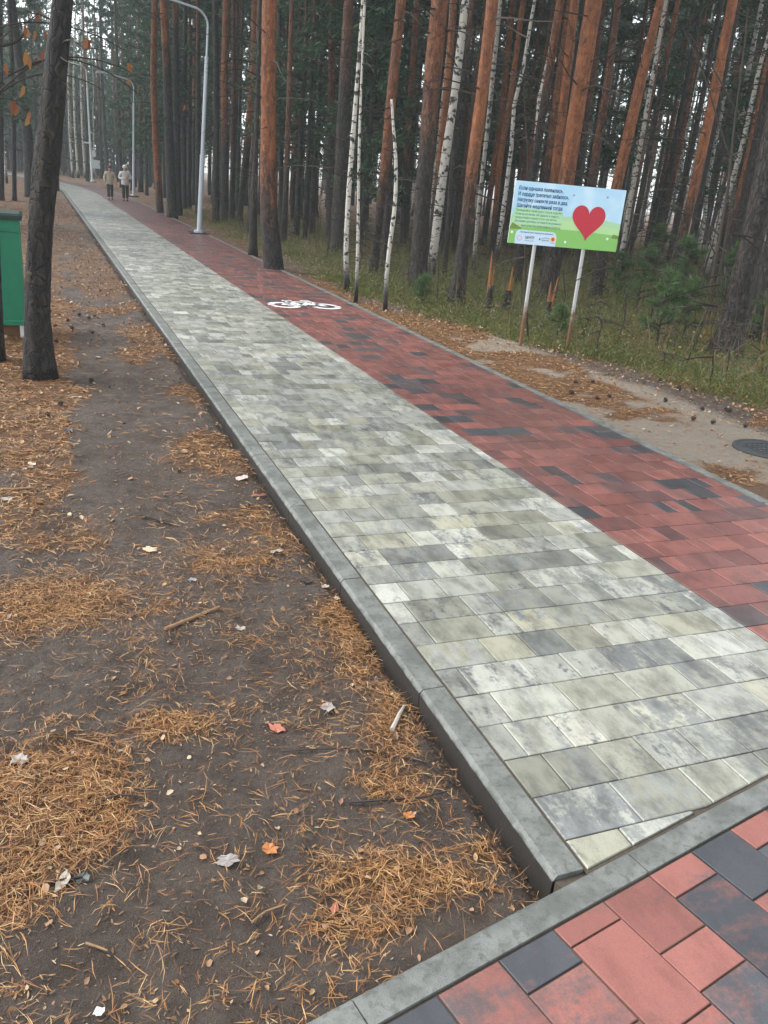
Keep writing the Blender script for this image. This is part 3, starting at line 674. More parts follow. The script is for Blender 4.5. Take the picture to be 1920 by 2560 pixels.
hero('slim twin trunk beside the reddish one right of the sign', [(1612, 640, 11), (1660, 430, 11), (1690, 250, 10)], zt=3, org=.7)
hero('big dark pine with swollen foot near the right frame edge', [(1812, 884, 72), (1822, 830, 62), (1848, 740, 60), (1884, 580, 58), (1918, 420, 55), (1950, 260, 52)], zt=7, org=.4, step=.1, n=22, flare=1.35, wob=.07)
hero('dark pine pressed against the frame on the far right', [(1884, 856, 56), (1910, 740, 52), (1950, 560, 50)], zt=6, org=.4, n=16)
hero('dark trunk behind the swollen-footed pine on the right', [(1812, 770, 44), (1852, 600, 42), (1884, 440, 42), (1925, 240, 38)], zt=5.5, org=.7, n=16)
hero('small orange pine glimpsed between trunks at the far right', [(1800, 660, 16), (1838, 440, 19), (1880, 250, 17), (1912, 100, 15)], zt=1.5)
hero('pale thin birch at the upper right, left of the dark trunks', [(1812, 680, 11), (1836, 430, 12), (1862, 220, 12), (1900, 30, 11)], M_BIRCH, height=13, name='birch_tree', cat='birch', dead=(3, 12, 26, (.4, 1.3)), crown=False, color=(0, .8, 0, 1))
# far end of the path
hero('tall grey trunk far away behind the walking couple, right of two', [(306, 470, 11), (300, 400, 11), (296, 260, 9), (288, 0, 8)], zt=9.5, org=.3)
hero('tall grey trunk far away behind the walking couple, left of two', [(270, 455, 10), (262, 330, 9), (256, 230, 8), (250, 0, 7)], zt=9.5, org=.3)
for lb, x in (('pale far birch left of the cabinet lamp post, first from the left', 182), ('pale far birch left of the cabinet lamp post, second from the left', 196), ('pale far birch nearest the cabinet lamp post', 214)):
    hero(lb, [(x, 446, 6), (x-8, 330, 5.5), (x-12, 200, 5), (x-8, 60, 4)], M_BIRCH, height=13, name='birch_tree', cat='birch', dead=(3, 13, 30, (.6, 1.8)), crown=False, color=(0, 1, 0, 1), step=.5, n=7)

# ---- broken stumps with splintered tops
def stump(label, bx, by, w, tops):
    b = on_ground(bx, by, 0); b = G(b[0], b[1]); root = empty('broken_stump', b, label, 'stump', 'splintered stumps left and behind the sign')
    g = np.random.default_rng(int(bx)); dp = depth_of(b); r = w*dp/FPX/2; nseg = 14; hz = tops[0][1]*dp/FPX
    mb = MB(); zs = np.linspace(0, hz*.45, 6); mb.tube([(0, 0, z) for z in zs], r*(1.15-.25*zs/hz), nseg, True, .1, int(bx), .05)
    obj('stump_body', mb.mesh('stump_body', True), M_BARK, root, color=(.99, .2, 0, 1))
    mb = MB()
    for k, (dx, hpx) in enumerate(tops):
        h = hpx*dp/FPX; x = dx*dp/FPX; wdt = r*g.uniform(.55, .8)
        mb.tube([(x*.5*R0[0], x*.5*R0[1], h*.25), (x*.7*R0[0], x*.7*R0[1], h*.6), (x*R0[0], x*R0[1], h)], [wdt, wdt*.62, .006], 5, True, .1, k, .15)
    obj('splinter', mb, flat('split orange wood', (.27, .12, .042), .75, .3, .4, 18) if 'split orange wood' not in bpy.data.materials else bpy.data.materials['split orange wood'], root)
stump('tall splintered orange stump left of the sign, left of two', 1219, 782, 16, [(-8, 148), (2, 110), (5, 70)])
stump('shorter splintered orange stump beside the left sign post', 1266, 774, 18, [(2, 106), (-6, 62), (6, 80)])
stump('mossy split stump between the two sign posts', 1366, 795, 16, [(-2, 86), (14, 100), (4, 62)])

# ---- pine saplings
def sapling_mesh(h, seed, R=.45):
    return crown_parts(h*.2, h, h*R*.85, int(9+h*8), seed, .085, 34, 5, .25, .9, .45, .075, .34)
SAP = []
for k, hh in enumerate((.55, 1.0, 1.5)):
    bmb, cm = sapling_mesh(hh, 300+k); cm.materials.append(M_YOUNG); mb = bmb; mb.tube([(0, 0, -.05), (0.01, 0, hh*.5), (0, 0, hh*.95)], [.012+.008*hh, .01+.004*hh, .004], 5)
    me = mb.mesh('stem'); me.materials.append(M_TWIG); SAP.append((cm, me))
def sapling(label, px, py, k, sc_, group='young green pine saplings on the forest floor'):
    b = on_ground(px, py, 0); b = G(b[0], b[1]); root = empty('pine_sapling', b, label, 'pine sapling', group, random.uniform(0, 6.28)); root.scale = (sc_,)*3
    obj('crown', SAP[k][0], None, root); obj('stem', SAP[k][1], None, root)
sapling('small round green pine sapling at the foot of the thick dark pine', 1054, 762, 0, .85)
for lb, x, y, k, s_ in (('bushy pine sapling right of the right sign post, nearest the path', 1640, 862, 1, 1.0), ('pine sapling between the sapling by the sign and the thin mossy tree', 1706, 852, 1, .9),
        ('tall pine sapling in front of the clean orange pine', 1690, 800, 2, .95), ('pine sapling close right of the right sign post', 1588, 790, 2, .8), ('pine sapling behind the sign, just right of the right post', 1540, 745, 1, .9),
        ('pine sapling at the right frame edge beside the dark pine', 1912, 870, 2, .75), ('pine sapling between the mossy tree and swollen-footed pine', 1800, 800, 2, .9), ('pine sapling hanging over the dark trunks at upper right', 1868, 740, 2, 1.3),
        ('low pine sapling at the foot of the left sign post', 1392, 842, 0, .8), ('far pine sapling left of the clean orange pine', 1628, 720, 2, 1.0)):
    sapling(lb, x, y, k, s_)

# ---- mid-storey pines with green boughs low enough to be seen
MID = []
for k, (h, z0, R) in enumerate(((9, 2.2, 1.9), (11, 3.0, 2.2), (7, 1.6, 1.6))):
    g = np.random.default_rng(700+k); bmb, cm = crown_parts(z0, h, R, 64, 720+k, .17, 13, 8, .3, .85, .05); cm.materials.append(M_PINE)
    bme = bmb.mesh('branches'); bme.materials.append(M_TWIG); mb = MB(); mb.tube([(g.normal(0, .03), g.normal(0, .03), z) for z in np.linspace(0, h, 14)], np.linspace(.11, .015, 14), 8, True, .06, k)
    tme = mb.mesh('trunk', True); tme.materials.append(M_BARK); MID.append((tme, bme, cm))
def midpine(label, u, v, k, s_=1.0, group='green bough-clad young pines in the mid distance'):
    b = G(u, v); root = empty('young_pine', b, label, 'young pine', group, random.uniform(0, 6.28)); root.scale = (s_,)*3
    for nm, me in zip(('trunk', 'branches', 'crown'), MID[k]): obj(nm, me, None, root, color=(.5, .4, .3, 1))['kind'] = 'stuff' if nm == 'branches' else 'thing'
mids = [(7.6, 27, 1, 'dark green pine filling the gap right of the big red pine'), (9.0, 30, 0, 'green pine behind the dim clearing, left of the wide grey trunk'), (8.9, 24.5, 2, 'lower green pine in front of the wide grey trunk'),
        (6.6, 42, 1, 'green pine far behind the double pine left of the lamp'), (6.2, 56, 1, 'hazy pale green pine beyond the third lamp'), (5.9, 62, 0, 'yellowish hazy pine right of the walking couple'), (8, 50, 1, 'hazy pine deep between lamp post and red pines'),
        (12.6, 30, 1, 'green pine deep behind the thick dark pine'), (17, 31, 0, 'green pine far behind the slim red pines left of the sign'), (20, 28, 1, 'green pine far behind the sign'), (22, 23, 0, 'green pine behind the knotty leaning pine'),
        (26, 26, 1, 'green pine far off in the gap right of the sign'), (17.5, 17, 2, 'small green pine under the clean orange pine'), (25, 20, 1, 'green pine deep at the right frame edge'), (-1.6, 34, 1, 'green pine left beyond the green bin'), (-2.6, 26, 0, 'green pine behind the left edge trunks'), (0.2, 66, 1, 'misty pine left of the far path bend')]
for u, v, k, lb in mids: midpine(lb, u, v, k, random.uniform(.9, 1.15))

# ---- the forest behind: individual copies of a few pines and birches
BG = []
for k in range(6):
    g = np.random.default_rng(900+k); h = g.uniform(15, 19); m = 16; zz = np.linspace(0, h, m)
    lean = g.normal(0, .02, 2); bow = g.normal(0, .012, (m, 2)).cumsum(0)
    P = np.stack([lean[0]*zz+bow[:, 0], lean[1]*zz+bow[:, 1], zz], 1); R_ = np.linspace(g.uniform(.12, .17), .03, m); R_[0] *= 1.25
    mb = MB(); mb.tube(P, R_, 8, True, .05, k, .03); tme = mb.mesh('trunk', True); tme.materials.append(M_BARK)
    dm = dead_branches(P, R_, 1.8, 10, 34, (.5, 1.9), g, 2).mesh('dead_branches'); dm.materials.append(M_TWIG)
    BG.append((tme, dm, CROWNS[k % 4][0], h, P[-5]))
BB = []
for k in range(3):
    g = np.random.default_rng(950+k); h = g.uniform(11, 14); m = 14; zz = np.linspace(0, h, m); bow = g.normal(0, .05, (m, 2)).cumsum(0)
    P = np.stack([bow[:, 0], bow[:, 1], zz], 1); R_ = np.linspace(g.uniform(.06, .09), .012, m)
    mb = MB(); mb.tube(P, R_, 7, True, .05, k); tme = mb.mesh('trunk', True); tme.materials.append(M_BIRCH)
    dm = dead_branches(P, R_, 2, h, 60, (.6, 1.8), g, 3).mesh('twigs'); dm.materials.append(M_TWIG); BB.append((tme, dm))
g = np.random.default_rng(31); placed = list(HERO); npine = 0; nb = 0; tries = 0
def free(u, v, dmin):
    return all((u-a)**2+(v-b)**2 > dmin*dmin for a, b in placed)
while npine+nb < 370 and tries < 20000:
    tries += 1
    rr = g.uniform(21, 92); az = math.radians(g.uniform(-7, 50)) if tries % 6 else math.radians(g.uniform(-6, 6)); u, v = rr*math.sin(az), rr*math.cos(az); uu = u-float(off(v))
    if -1.2 < uu < 6.2: continue
    if 6.2 <= uu < 12 and v < 24 and uu < 10: continue
    if not free(u, v, 1.15): continue
    placed.append((u, v)); b = G(u, v)
    if g.random() < .78:
        tme, dm, cm, h, pt = BG[int(g.integers(6))]; npine += 1
        root = empty('forest_pine', b, 'straight pine trunk standing deep in the hazy forest behind the nearer trees', 'pine tree', 'background pines of the forest', g.uniform(0, 6.28))
        s_ = g.uniform(.55, 1.05); root.scale = (s_, s_, g.uniform(.9, 1.1))
        obj('trunk', tme, None, root, color=(g.choice([.2, .3, .45, .6, .9]), g.uniform(.3, .95), 0, 1)); obj('dead_branches', dm, None, root)['kind'] = 'stuff'
        o = obj('crown', cm, None, root, (pt[0], pt[1], h-7)); o.rotation_euler = (0, 0, g.uniform(0, 6.28))
    else:
        tme, dm = BB[int(g.integers(3))]; nb += 1
        root = empty('forest_birch', b, 'thin bare birch standing deep in the hazy forest behind the nearer trees', 'birch', 'background birches of the forest', g.uniform(0, 6.28))
        obj('trunk', tme, None, root, color=(0, g.uniform(.3, 1), 0, 1)); obj('twigs', dm, None, root)['kind'] = 'stuff'
nyp = 0; tries = 0
while nyp < 30 and tries < 4000:
    tries += 1; rr = g.uniform(24, 80); az = math.radians(g.uniform(-7, 51)); u, v = rr*math.sin(az), rr*math.cos(az); uu = u-float(off(v))
    if -2.5 < uu < 7.0 or not free(u, v, 1.6): continue
    placed.append((u, v)); nyp += 1; k = int(g.integers(3)); b = G(u, v); root = empty('forest_young_pine', b, 'x', 'young pine', 'green young pines scattered through the forest', g.uniform(0, 6.28)); s_ = g.uniform(1.0, 1.5); root.scale = (s_, s_, s_)
    for nm, me in zip(('trunk', 'branches', 'crown'), MID[k]):
        o = obj(nm, me, None, root, color=(.5, .4, .3, 1))
        if nm == 'branches': o['kind'] = 'stuff'
# the far wood that reads as one mass
mb = MB(); Cs = []
for i in range(470):
    rr = g.uniform(92, 150); az = math.radians(g.uniform(-12, 55) if i < 300 else g.uniform(-6, 9)); u, v = rr*math.sin(az), rr*math.cos(az)
    r0 = g.uniform(.09, .16); h = g.uniform(13, 18); b = np.array([u, v, -.1])
    mb.tube([b, b+np.array([g.normal(0, .2), 0, h*.5]), b+np.array([g.normal(0, .3), 0, h])], [r0, r0*.8, r0*.3], 5)
    n = 70 if i < 300 else 130; Cs.append(b+np.array([0, 0, h*(.66 if i < 300 else .45)])+g.normal(0, 1, (n, 3))*np.array([1.5, 1.5, 3.0]))
C = np.concatenate(Cs); D = rdir(len(C), g, .3)
fw = obj('far_wood', mb, flat('far trunks', (.07, .055, .048), .9, .2)); tag(fw, 'grey mass of distant trunks at the end of the forest', 'wood', kind='stuff')
fc = quads_mesh('far_wood_foliage', C, D, sides(D, g), g.uniform(.5, .9, len(C)), g.uniform(.2, .4, len(C))); o = obj('foliage', fc, M_PINE, fw); o['kind'] = 'stuff'

# ---- bare saplings and shrubs
BS = []
for k in range(4):
    g = np.random.default_rng(1200+k); mb = MB(); h = (1.6, 2.4, 3.4, 1.1)[k]
    m = 7; zz = np.linspace(0, h, m); bow = g.normal(0, .04, (m, 2)).cumsum(0); P = np.stack([bow[:, 0], bow[:, 1], zz], 1); mb.tube(P, np.linspace(.006+.003*h, .002, m), 4)
    d = dead_branches(P, np.full(m, .004), h*.25, h, 9+4*k, (.2, .6), g, 2); mb.add(d.v, d.f); me = mb.mesh('bare_sapling'); me.materials.append(M_TWIG); BS.append(me)
g = np.random.default_rng(77)
for i in range(150):
    while True:
        rr = g.uniform(9, 34); az = math.radians(g.uniform(8, 50)); u, v = rr*math.sin(az), rr*math.cos(az)
        if u > 5.6+.9*max(0, (12-v)/4): break
    b = G(u, v); o = obj('bare_sapling', BS[int(g.integers(4))], None, None, b); o.rotation_euler = (g.normal(0, .08), g.normal(0, .08), g.uniform(0, 6.28)); s_ = g.uniform(.6, 1.2); o.scale = (s_,)*3
    tag(o, 'thin bare sapling stem in the undergrowth right of the path', 'sapling', 'bare saplings in the undergrowth')

def thin_tree(label, stems, limbs_, mat=None, name='bare_tree'):
    b = on_ground(stems[0][0][0], stems[0][0][1], 0); b = G(b[0], b[1]); root = empty(name, b, label, 'tree')
    for pts in stems:
        P = [on_plane(x, y, b)-b for x, y, w in pts]; R_ = [w*depth_of(on_plane(x, y, b))/FPX/2 for x, y, w in pts]; P, R_ = densify(P, R_, .12); P[0][2] = min(P[0][2], 0)
        mb = MB(); mb.tube(P, R_, 7, True, .05); obj('stem', mb, mat or M_MOSSBARK, root)
    for pts in limbs_:
        mb = MB(); P = [on_plane(x, y, b)-b for x, y, w in pts]; R_ = [max(.003, w*depth_of(b)/FPX/2) for x, y, w in pts]; P, R_ = densify(P, R_, .1); mb.tube(P, R_, 5); obj('branch', mb, M_TWIG, root)
    return root, b
t = NT('mossy thin bark'); p = t.oco(); sp_ = t.n('ShaderNodeSeparateXYZ'); t.l(p, sp_.inputs[0])
n = t.noise(p, 14, 4); f = t.math('MULTIPLY', t.step(sp_.outputs[2], 1.3, .1), t.step(n, .4, .6)); M_MOSSBARK = t.fin(t.mix(f, t.mix(n, (.025, .02, .016), (.06, .05, .04)), (.16, .12, .022)), .75, .3)
thin_tree('thin dark forked tree with mossy yellow foot left of the swollen-footed pine', [
    [(1757, 888, 13), (1768, 780, 12), (1790, 640, 9), (1806, 560, 8), (1822, 480, 8), (1830, 400, 7), (1832, 330, 6), (1836, 270, 5), (1850, 200, 4), (1870, 100, 4), (1868, 0, 3)],
    [(1762, 888, 9), (1778, 800, 9), (1796, 690, 8), (1822, 560, 6), (1840, 440, 4)]],
    [[(1800, 590, 5), (1790, 570, 4), (1762, 550, 4), (1730, 530, 3), (1640, 500, 2)], [(1830, 400, 5), (1800, 350, 4), (1790, 270, 4), (1760, 180, 3), (1720, 90, 3), (1690, 40, 2)], [(1836, 270, 4), (1805, 210, 4), (1770, 140, 3), (1700, 60, 2)],
     [(1813, 545, 4), (1840, 552, 3), (1862, 550, 2)], [(1790, 640, 4), (1770, 600, 3), (1764, 545, 2)], [(1832, 330, 3), (1860, 345, 3), (1900, 350, 2)]])
thin_tree('short broken mossy stem standing at the right frame edge', [[(1900, 935, 14), (1908, 860, 12), (1915, 790, 9), (1918, 730, 5)]], [[(1905, 880, 4), (1880, 860, 3), (1850, 850, 2), (1835, 830, 2)]], name='broken_sapling')
# bare leafy sapling whose twigs cross the upper left corner
root, b = thin_tree('bare young oak with brown hanging leaves in the upper left corner', [[(-75, 905, 12), (-70, 600, 11), (-66, 300, 10), (-50, 150, 8), (-30, 20, 6)]],
    [[(60, 85, 5), (45, 100, 6), (30, 112, 6), (15, 115, 7), (0, 110, 7), (-30, 112, 7), (-52, 160, 8)], [(-66, 300, 5), (20, 190, 4.5), (120, 130, 4), (180, 100, 4), (215, 122, 3.5), (255, 170, 3), (300, 215, 3), (380, 255, 2)],
     [(20, 190, 4), (120, 130, 4), (170, 110, 3.5), (220, 128, 3.5), (262, 140, 3), (290, 150, 3), (300, 170, 3), (320, 185, 2.5), (345, 190, 2), (390, 215, 1.5)], [(-40, 80, 4), (90, 40, 3), (180, 30, 3), (240, 95, 2.5), (280, 120, 2), (340, 140, 2)],
     [(-66, 300, 5), (60, 170, 4), (130, 140, 3), (170, 155, 3), (215, 205, 2.5), (255, 230, 2), (290, 250, 1.5)], [(-56, 180, 3), (40, 180, 2.5), (80, 160, 2)], [(-66, 300, 4), (10, 240, 3), (35, 250, 2), (75, 285, 2)], [(-50, 150, 3), (30, 70, 3), (62, 60, 2.5), (100, 30, 2)]])
g = np.random.default_rng(5); Cs = []; Ds = []; Ls = []
for (x, y, h) in ((216, 95, 32), (222, 100, 26), (320, 158, 24), (326, 160, 22), (320, 198, 16), (14, 160, 26), (18, 168, 22), (62, 65, 26), (70, 75, 22), (88, 78, 20), (66, 130, 34), (72, 140, 30), (90, 145, 22), (110, 125, 26), (60, 215, 28), (36, 250, 36), (40, 262, 28), (72, 290, 30), (74, 280, 26), (164, 215, 18), (160, 205, 22), (186, 272, 8), (95, 40, 22), (102, 30, 18), (462, 262, 14), (112, 80, 20)):
    q = on_plane(x, y, b)-b; L = h*depth_of(q+b)/FPX; Cs.append(q); d = np.array([g.normal(0, .25), g.normal(0, .25), -1.]); Ds.append(d/np.linalg.norm(d)); Ls.append(L)
C = np.array(Cs); D = np.array(Ds); S = np.cross(D, np.array([[syw*0+.4, 1, 0]])); S /= np.linalg.norm(S, axis=1)[:, None]; L = np.array(Ls)
obj('dry_leaves', quads_mesh('dry_leaves', C, D, S, L, L*.42, rdir(len(C), g)*.02), M_DRYLEAF, root)

# ------------------------------------------------------------------ ground cover (uncountable)
g = np.random.default_rng(11)
def scatter(n, x0, x1, y0, y1, fmask, gen=g, ypow=1.0):
    x = gen.uniform(x0, x1, n*4); y = y0+(y1-y0)*gen.random(n*4)**ypow; k = gen.random(n*4) < fmask(x, y); x, y = x[k][:n], y[k][:n]
    z = gz(x, y); k = z > -.3; x, y, z = x[k], y[k], z[k]
    return np.stack([x+off(y), y, z], 1)
def needles(C, g, lo, hi, w, lift=.10, spread=.22):
    n = len(C); az = g.uniform(0, 6.283, n); az2 = az+g.normal(0, spread, n)
    out = []
    for a in (az, az2):
        D = np.stack([np.cos(a), np.sin(a), g.normal(.04, lift*.5, n)], 1); D /= np.linalg.norm(D, axis=1)[:, None]; S = np.stack([-np.sin(a), np.cos(a), g.normal(0, .5, n)], 1); S /= np.linalg.norm(S, axis=1)[:, None]
        out.append((C, D, S))
    C2 = np.concatenate([o[0] for o in out]); D2 = np.concatenate([o[1] for o in out]); S2 = np.concatenate([o[2] for o in out]); L = g.uniform(lo, hi, 2*n)
    bd = np.stack([g.normal(0, .2, 2*n), g.normal(0, .2, 2*n), g.normal(-.1, .12, 2*n)], 1)*L[:, None]
    return quads_mesh('needles', C2, D2, S2, L, np.full(2*n, w)*g.uniform(.7, 1.3, 2*n), bd)
mk = lambda x, y: np.clip((litter_mask(x, y)-.15)*1.35*(.25+1.3*fbm(x, y, .14, 61, 3)), .02+.30*fbm(x, y, .3, 63, 3)**3, 1)
C = scatter(24000, -1.7, KL0, .5, 4.2, mk); C[:, 2] += .003+g.uniform(0, .014, len(C))
o = obj('needle_litter', needles(C, g, .022, .078, .0019), M_NEEDLE); tag(o, 'orange carpet of fallen pine needles in the near left mud', 'needles', kind='stuff')
C = scatter(30000, -2.5, KL0, 4.2, 13, mk); C[:, 2] += g.uniform(0, .015, len(C))
o = obj('needle_litter', needles(C, g, .05, .09, .0035), M_NEEDLE); tag(o, 'orange carpet of fallen pine needles further along left of the kerb', 'needles', kind='stuff')
C = scatter(12000, KR1, 8, 4.5, 16, lambda x, y: mk(x, y)*(1-.8*moss_mask(x, y))); C[:, 2] += .006
o = obj('needle_litter', needles(C, g, .05, .09, .0035), M_NEEDLE); tag(o, 'brown strip of needles and litter right of the red lane', 'needles', kind='stuff')
C = np.concatenate([scatter(34000, -1.7, KL0, .5, 5.5, lambda x, y: np.clip(mk(x, y)*.6+.35*fbm(x, y, .35, 71)*1.6, 0, 1)), scatter(16000, -2.2, KL0, 5.2, 13, lambda x, y: np.ones_like(x), ypow=1.3)]); n = len(C); C[:, 2] += .004; D = rdir(n, g, 0, .12)
M_BITS = island_mat('broken needle and bark bits', [(0, (.03, .022, .018)), (.35, (.13, .07, .035)), (.6, (.25, .13, .055)), (.8, (.05, .035, .028)), (.93, (.34, .22, .11)), (1, (.42, .33, .22))], .6)
o = obj('litter_crumbs', quads_mesh('crumbs', C, D, sides(D, g)*np.array([1, 1, .25]), g.uniform(.005, .024, n), g.uniform(.002, .0065, n)), M_BITS); tag(o, 'crumbs of bark and broken needles trodden into the near mud', 'litter', kind='stuff')
def leaf_mesh(C, g, lo, hi, tilt=.35):
    n = len(C); a = g.uniform(0, 6.283, n); L = g.uniform(lo, hi, n); W = L*g.uniform(.45, .8, n)
    D = np.stack([np.cos(a), np.sin(a), g.normal(0, tilt, n)], 1); S = np.stack([-np.sin(a), np.cos(a), g.normal(0, tilt, n)], 1); N = np.cross(D, S); l = L[:, None]; w = W[:, None]*.5
    cu = g.normal(.12, .12, n)[:, None]*l
    V = np.stack([C, C+D*l*.3+S*w+N*cu, C+D*l*.7+S*w*.8+N*cu, C+D*l+N*cu*.3, C+D*l*.7-S*w*.8+N*cu, C+D*l*.3-S*w+N*cu, C+D*l*.5], 1)
    b = np.arange(n)[:, None]*7; F = np.concatenate([b+np.array(q) for q in ((0, 1, 6), (1, 2, 6), (2, 3, 6), (3, 4, 6), (4, 5, 6), (5, 0, 6))], 0)
    return mesh_np('leaves', V.reshape(-1, 3), F)
one = lambda x, y: np.ones_like(x)
C = scatter(1500, -1.8, KL0, .6, 7, lambda x, y: np.clip(litter_mask(x, y), .25, 1), ypow=1.3); C[:, 2] += .008
o = obj('fallen_leaves', leaf_mesh(C, g, .010, .028), M_LEAF); tag(o, 'small pale dead leaves strewn over the near mud', 'leaves', kind='stuff')
C = scatter(13000, -3, KL0, 3.6, 40, lambda x, y: np.clip((y-3.6)/7, .02, 1)*np.clip(litter_mask(x, y)+.2, 0, 1), ypow=1.4); C[:, 2] += .012
o = obj('fallen_leaves', leaf_mesh(C, g, .018, .05), M_LEAF); tag(o, 'brown dead leaves along the strip left of the path', 'leaves', kind='stuff')
C = scatter(6500, KR1+.02, 9, 4.6, 22, lambda x, y: np.clip(1.1-abs(x-moss_edge(y)-.1)/1.3, .12, 1), ypow=1.2); C[:, 2] += .015
o = obj('fallen_leaves', leaf_mesh(C, g, .015, .042), M_LEAF); tag(o, 'pale dead leaves along the verge in front of the sign', 'leaves', kind='stuff')
C = scatter(9000, KR1+.3, 30, 9, 45, one, ypow=1.4); C[:, 2] += .05
o = obj('fallen_leaves', leaf_mesh(C, g, .03, .065), M_LEAF); tag(o, 'dead leaves scattered through the forest floor on the right', 'leaves', kind='stuff')
def blades(C, g, lo, hi, w, up=1.0):
    n = len(C); D = rdir(n, g, up, .5); D[:, 2] = abs(D[:, 2]); L = g.uniform(lo, hi, n)
    return quads_mesh('grass', C, D, sides(D, g), L, np.full(n, w)*g.uniform(.6, 1.4, n), np.stack([g.normal(0, .3, n), g.normal(0, .3, n), -abs(g.normal(0, .2, n))], 1)*L[:, None])
mm = lambda x, y: moss_mask(x, y)*np.clip(fbm(x, y, 1.1, 41)*2.4-.55, .08, 1)
C = scatter(70000, 4.9, 14, 5.5, 17, mm)
o = obj('forest_grass', blades(C, g, .06, .20, .007, 1.1), M_GRASS); tag(o, 'olive grass and moss under the trees beside the sign', 'grass', kind='stuff')
C = scatter(42000, 4.9, 32, 14, 46, lambda x, y: np.clip(mm(x, y)+.1, 0, 1), ypow=1.3)
o = obj('forest_grass', blades(C, g, .12, .32, .016, 1.1), M_GRASS); tag(o, 'olive grass further back between the trunks', 'grass', kind='stuff')
def shrubs(C, g, per, rad, hh, size):
    n = len(C); q = np.repeat(C, per, 0)+g.normal(0, 1, (n*per, 3))*np.array([rad, rad, 0]); q[:, 2] += abs(g.normal(0, .5, n*per))*hh; D = rdir(n*per, g, .2); m = n*per
    return quads_mesh('shrub', q, D, sides(D, g), g.uniform(.6, 1.3, m)*size, g.uniform(.5, .8, m)*size)
C = scatter(2300, 5.2, 18, 6, 22, mm)
o = obj('berry_shrubs', shrubs(C, g, 46, .16, .30, .026), M_BERRY); tag(o, 'low green berry shrubs covering the forest floor', 'shrubs', kind='stuff')
C = scatter(9000, 5.4, 30, 7, 36, lambda x, y: np.clip(mm(x, y)+.15, 0, 1), ypow=1.2); n = len(C); D = rdir(n, g, 3.0)
o = obj('dry_stalks', quads_mesh('stalks', C, D, sides(D, g), g.uniform(.25, .9, n), g.uniform(.004, .009, n), g.normal(0, .05, (n, 3))), island_mat('dry stalks', [(0, (.10, .075, .05)), (.5, (.18, .14, .09)), (1, (.06, .05, .035))], .8, .2)); tag(o, 'thin dry stalks standing in the undergrowth', 'stalks', kind='stuff')


# ------------------------------------------------------------------ lamp posts
def lamp(label, b, hgt, lean, s_, cabinet=False, mat=None):
    mat = mat or M_GALV
    root = empty('lamp_post', b, label, 'lamp post', 'lamp posts along the path')
    k = hgt/6.0
    ax = lambda z: lean*z/6.0
    mb = MB(); mb.tube([(ax(0), 0, 0), (ax(.35*k), 0, .35*k), (ax(2.13*k), 0, 2.13*k)], [.078*s_, .074*s_, .070*s_], 14); obj('lower_pole', mb, mat, root)
    mb = MB(); mb.tube([(ax(2.13*k), 0, 2.13*k), (ax(4.68*k), 0, 4.68*k)], [.057*s_, .052*s_], 14); obj('upper_pole', mb, mat, root)
    mb = MB(); z0 = 4.68*k; P = [(ax(z0), 0, z0), (ax(5.4*k), 0, 5.4*k)]
    for a in np.linspace(0, 78, 8):
        a = math.radians(a); P.append((ax(5.45*k)-.42*(1-math.cos(a)), 0, 5.45*k+.42*math.sin(a)))
    P.append((P[-1][0]-1.0, 0, P[-1][2]+.16)); mb.tube(P, .03*s_, 10); arm = obj('curved_arm', mb, mat, root)
    q = P[-1]; mb = MB(); mb.box(q[0]-.55, q[0]+.02, -.10, .10, q[2]-.03, q[2]+.06); obj('lamp_head', mb, M_GALV, root)
    for z, r_ in ((2.13*k, .076), (4.68*k, .058)):
        mb = MB(); mb.tube([(ax(z), 0, z-.03), (ax(z), 0, z+.03)], r_*s_, 14); obj('collar', mb, mat, root)
    mb = MB(); mb.tube([(0, 0, .0), (0, 0, .06), (0, 0, .075)], [.16*s_, .16*s_, .10*s_], 10); obj('flange', mb, mat, root)
    mb = MB(); mb.box(-.30*s_, .26*s_, -.26*s_, .26*s_, -.22, .0); obj('plinth', mb, M_BLACK, root)
    if cabinet:
        mb = MB(); mb.box(.06, .62, -.20, .10, 1.0, 1.62); c = obj('cabinet', mb, M_CABINET, root); mb = MB(); mb.box(.54, .57, -.215, -.2, 1.25, 1.4); obj('handle', mb, M_BLACK, c)
        mb = MB(); mb.box(.07, .30, -.16, .06, 1.85, 2.32); obj('junction_box', mb, M_CABINET, root)
        mb = MB(); mb.box(-.48, .06, -.05, .05, 2.78, 2.90); obj('camera_bracket', mb, M_CABINET, root)
    return root
b = on_ground(498, 582, .02); lamp('grey stepped lamp post with curved arm right of the cycle lane', (b[0], b[1], .03), 6.0, .24, 1.0)
b = on_ground(334, 490, .02); lamp('distant hazy lamp post with black base right of the walking couple', (b[0], b[1], .03), 6.0, .15, 1.0)
b = on_ground(231, 455, 0); lamp('tall white far lamp post carrying cabinet boxes at the path bend', (b[0], b[1], .03), 8.6, -.10, 1.15, True, M_CABINET)

# ------------------------------------------------------------------ information sign
SA = math.radians(-18); mid_ = (on_ground(1302, 868, -.02)+on_ground(1418, 882, -.02))/2
sx, sy = mid_[0]-math.cos(SA)*.32, mid_[1]-math.sin(SA)*.32; sz = float(gz(sx, sy))
sign = empty('information_sign', (sx, sy, sz), 'blue and green health sign with red heart on two rusty posts', 'sign', rz=SA)
t = NT('galvanised post, rusted foot'); p = t.oco(); sp_ = t.n('ShaderNodeSeparateXYZ'); t.l(p, sp_.inputs[0]); n = t.noise(p, 9, 5, .7)
f = t.step(t.math('ADD', sp_.outputs[2], t.math('MULTIPLY', t.math('SUBTRACT', n, .5), .5)), .62, .38); fine = t.noise(p, 60, 3)
M_POST = t.fin(t.mix(f, t.mix(fine, (.36, .37, .36), (.52, .53, .52)), t.mix(fine, (.09, .042, .022), (.24, .12, .06))), .6, .4)
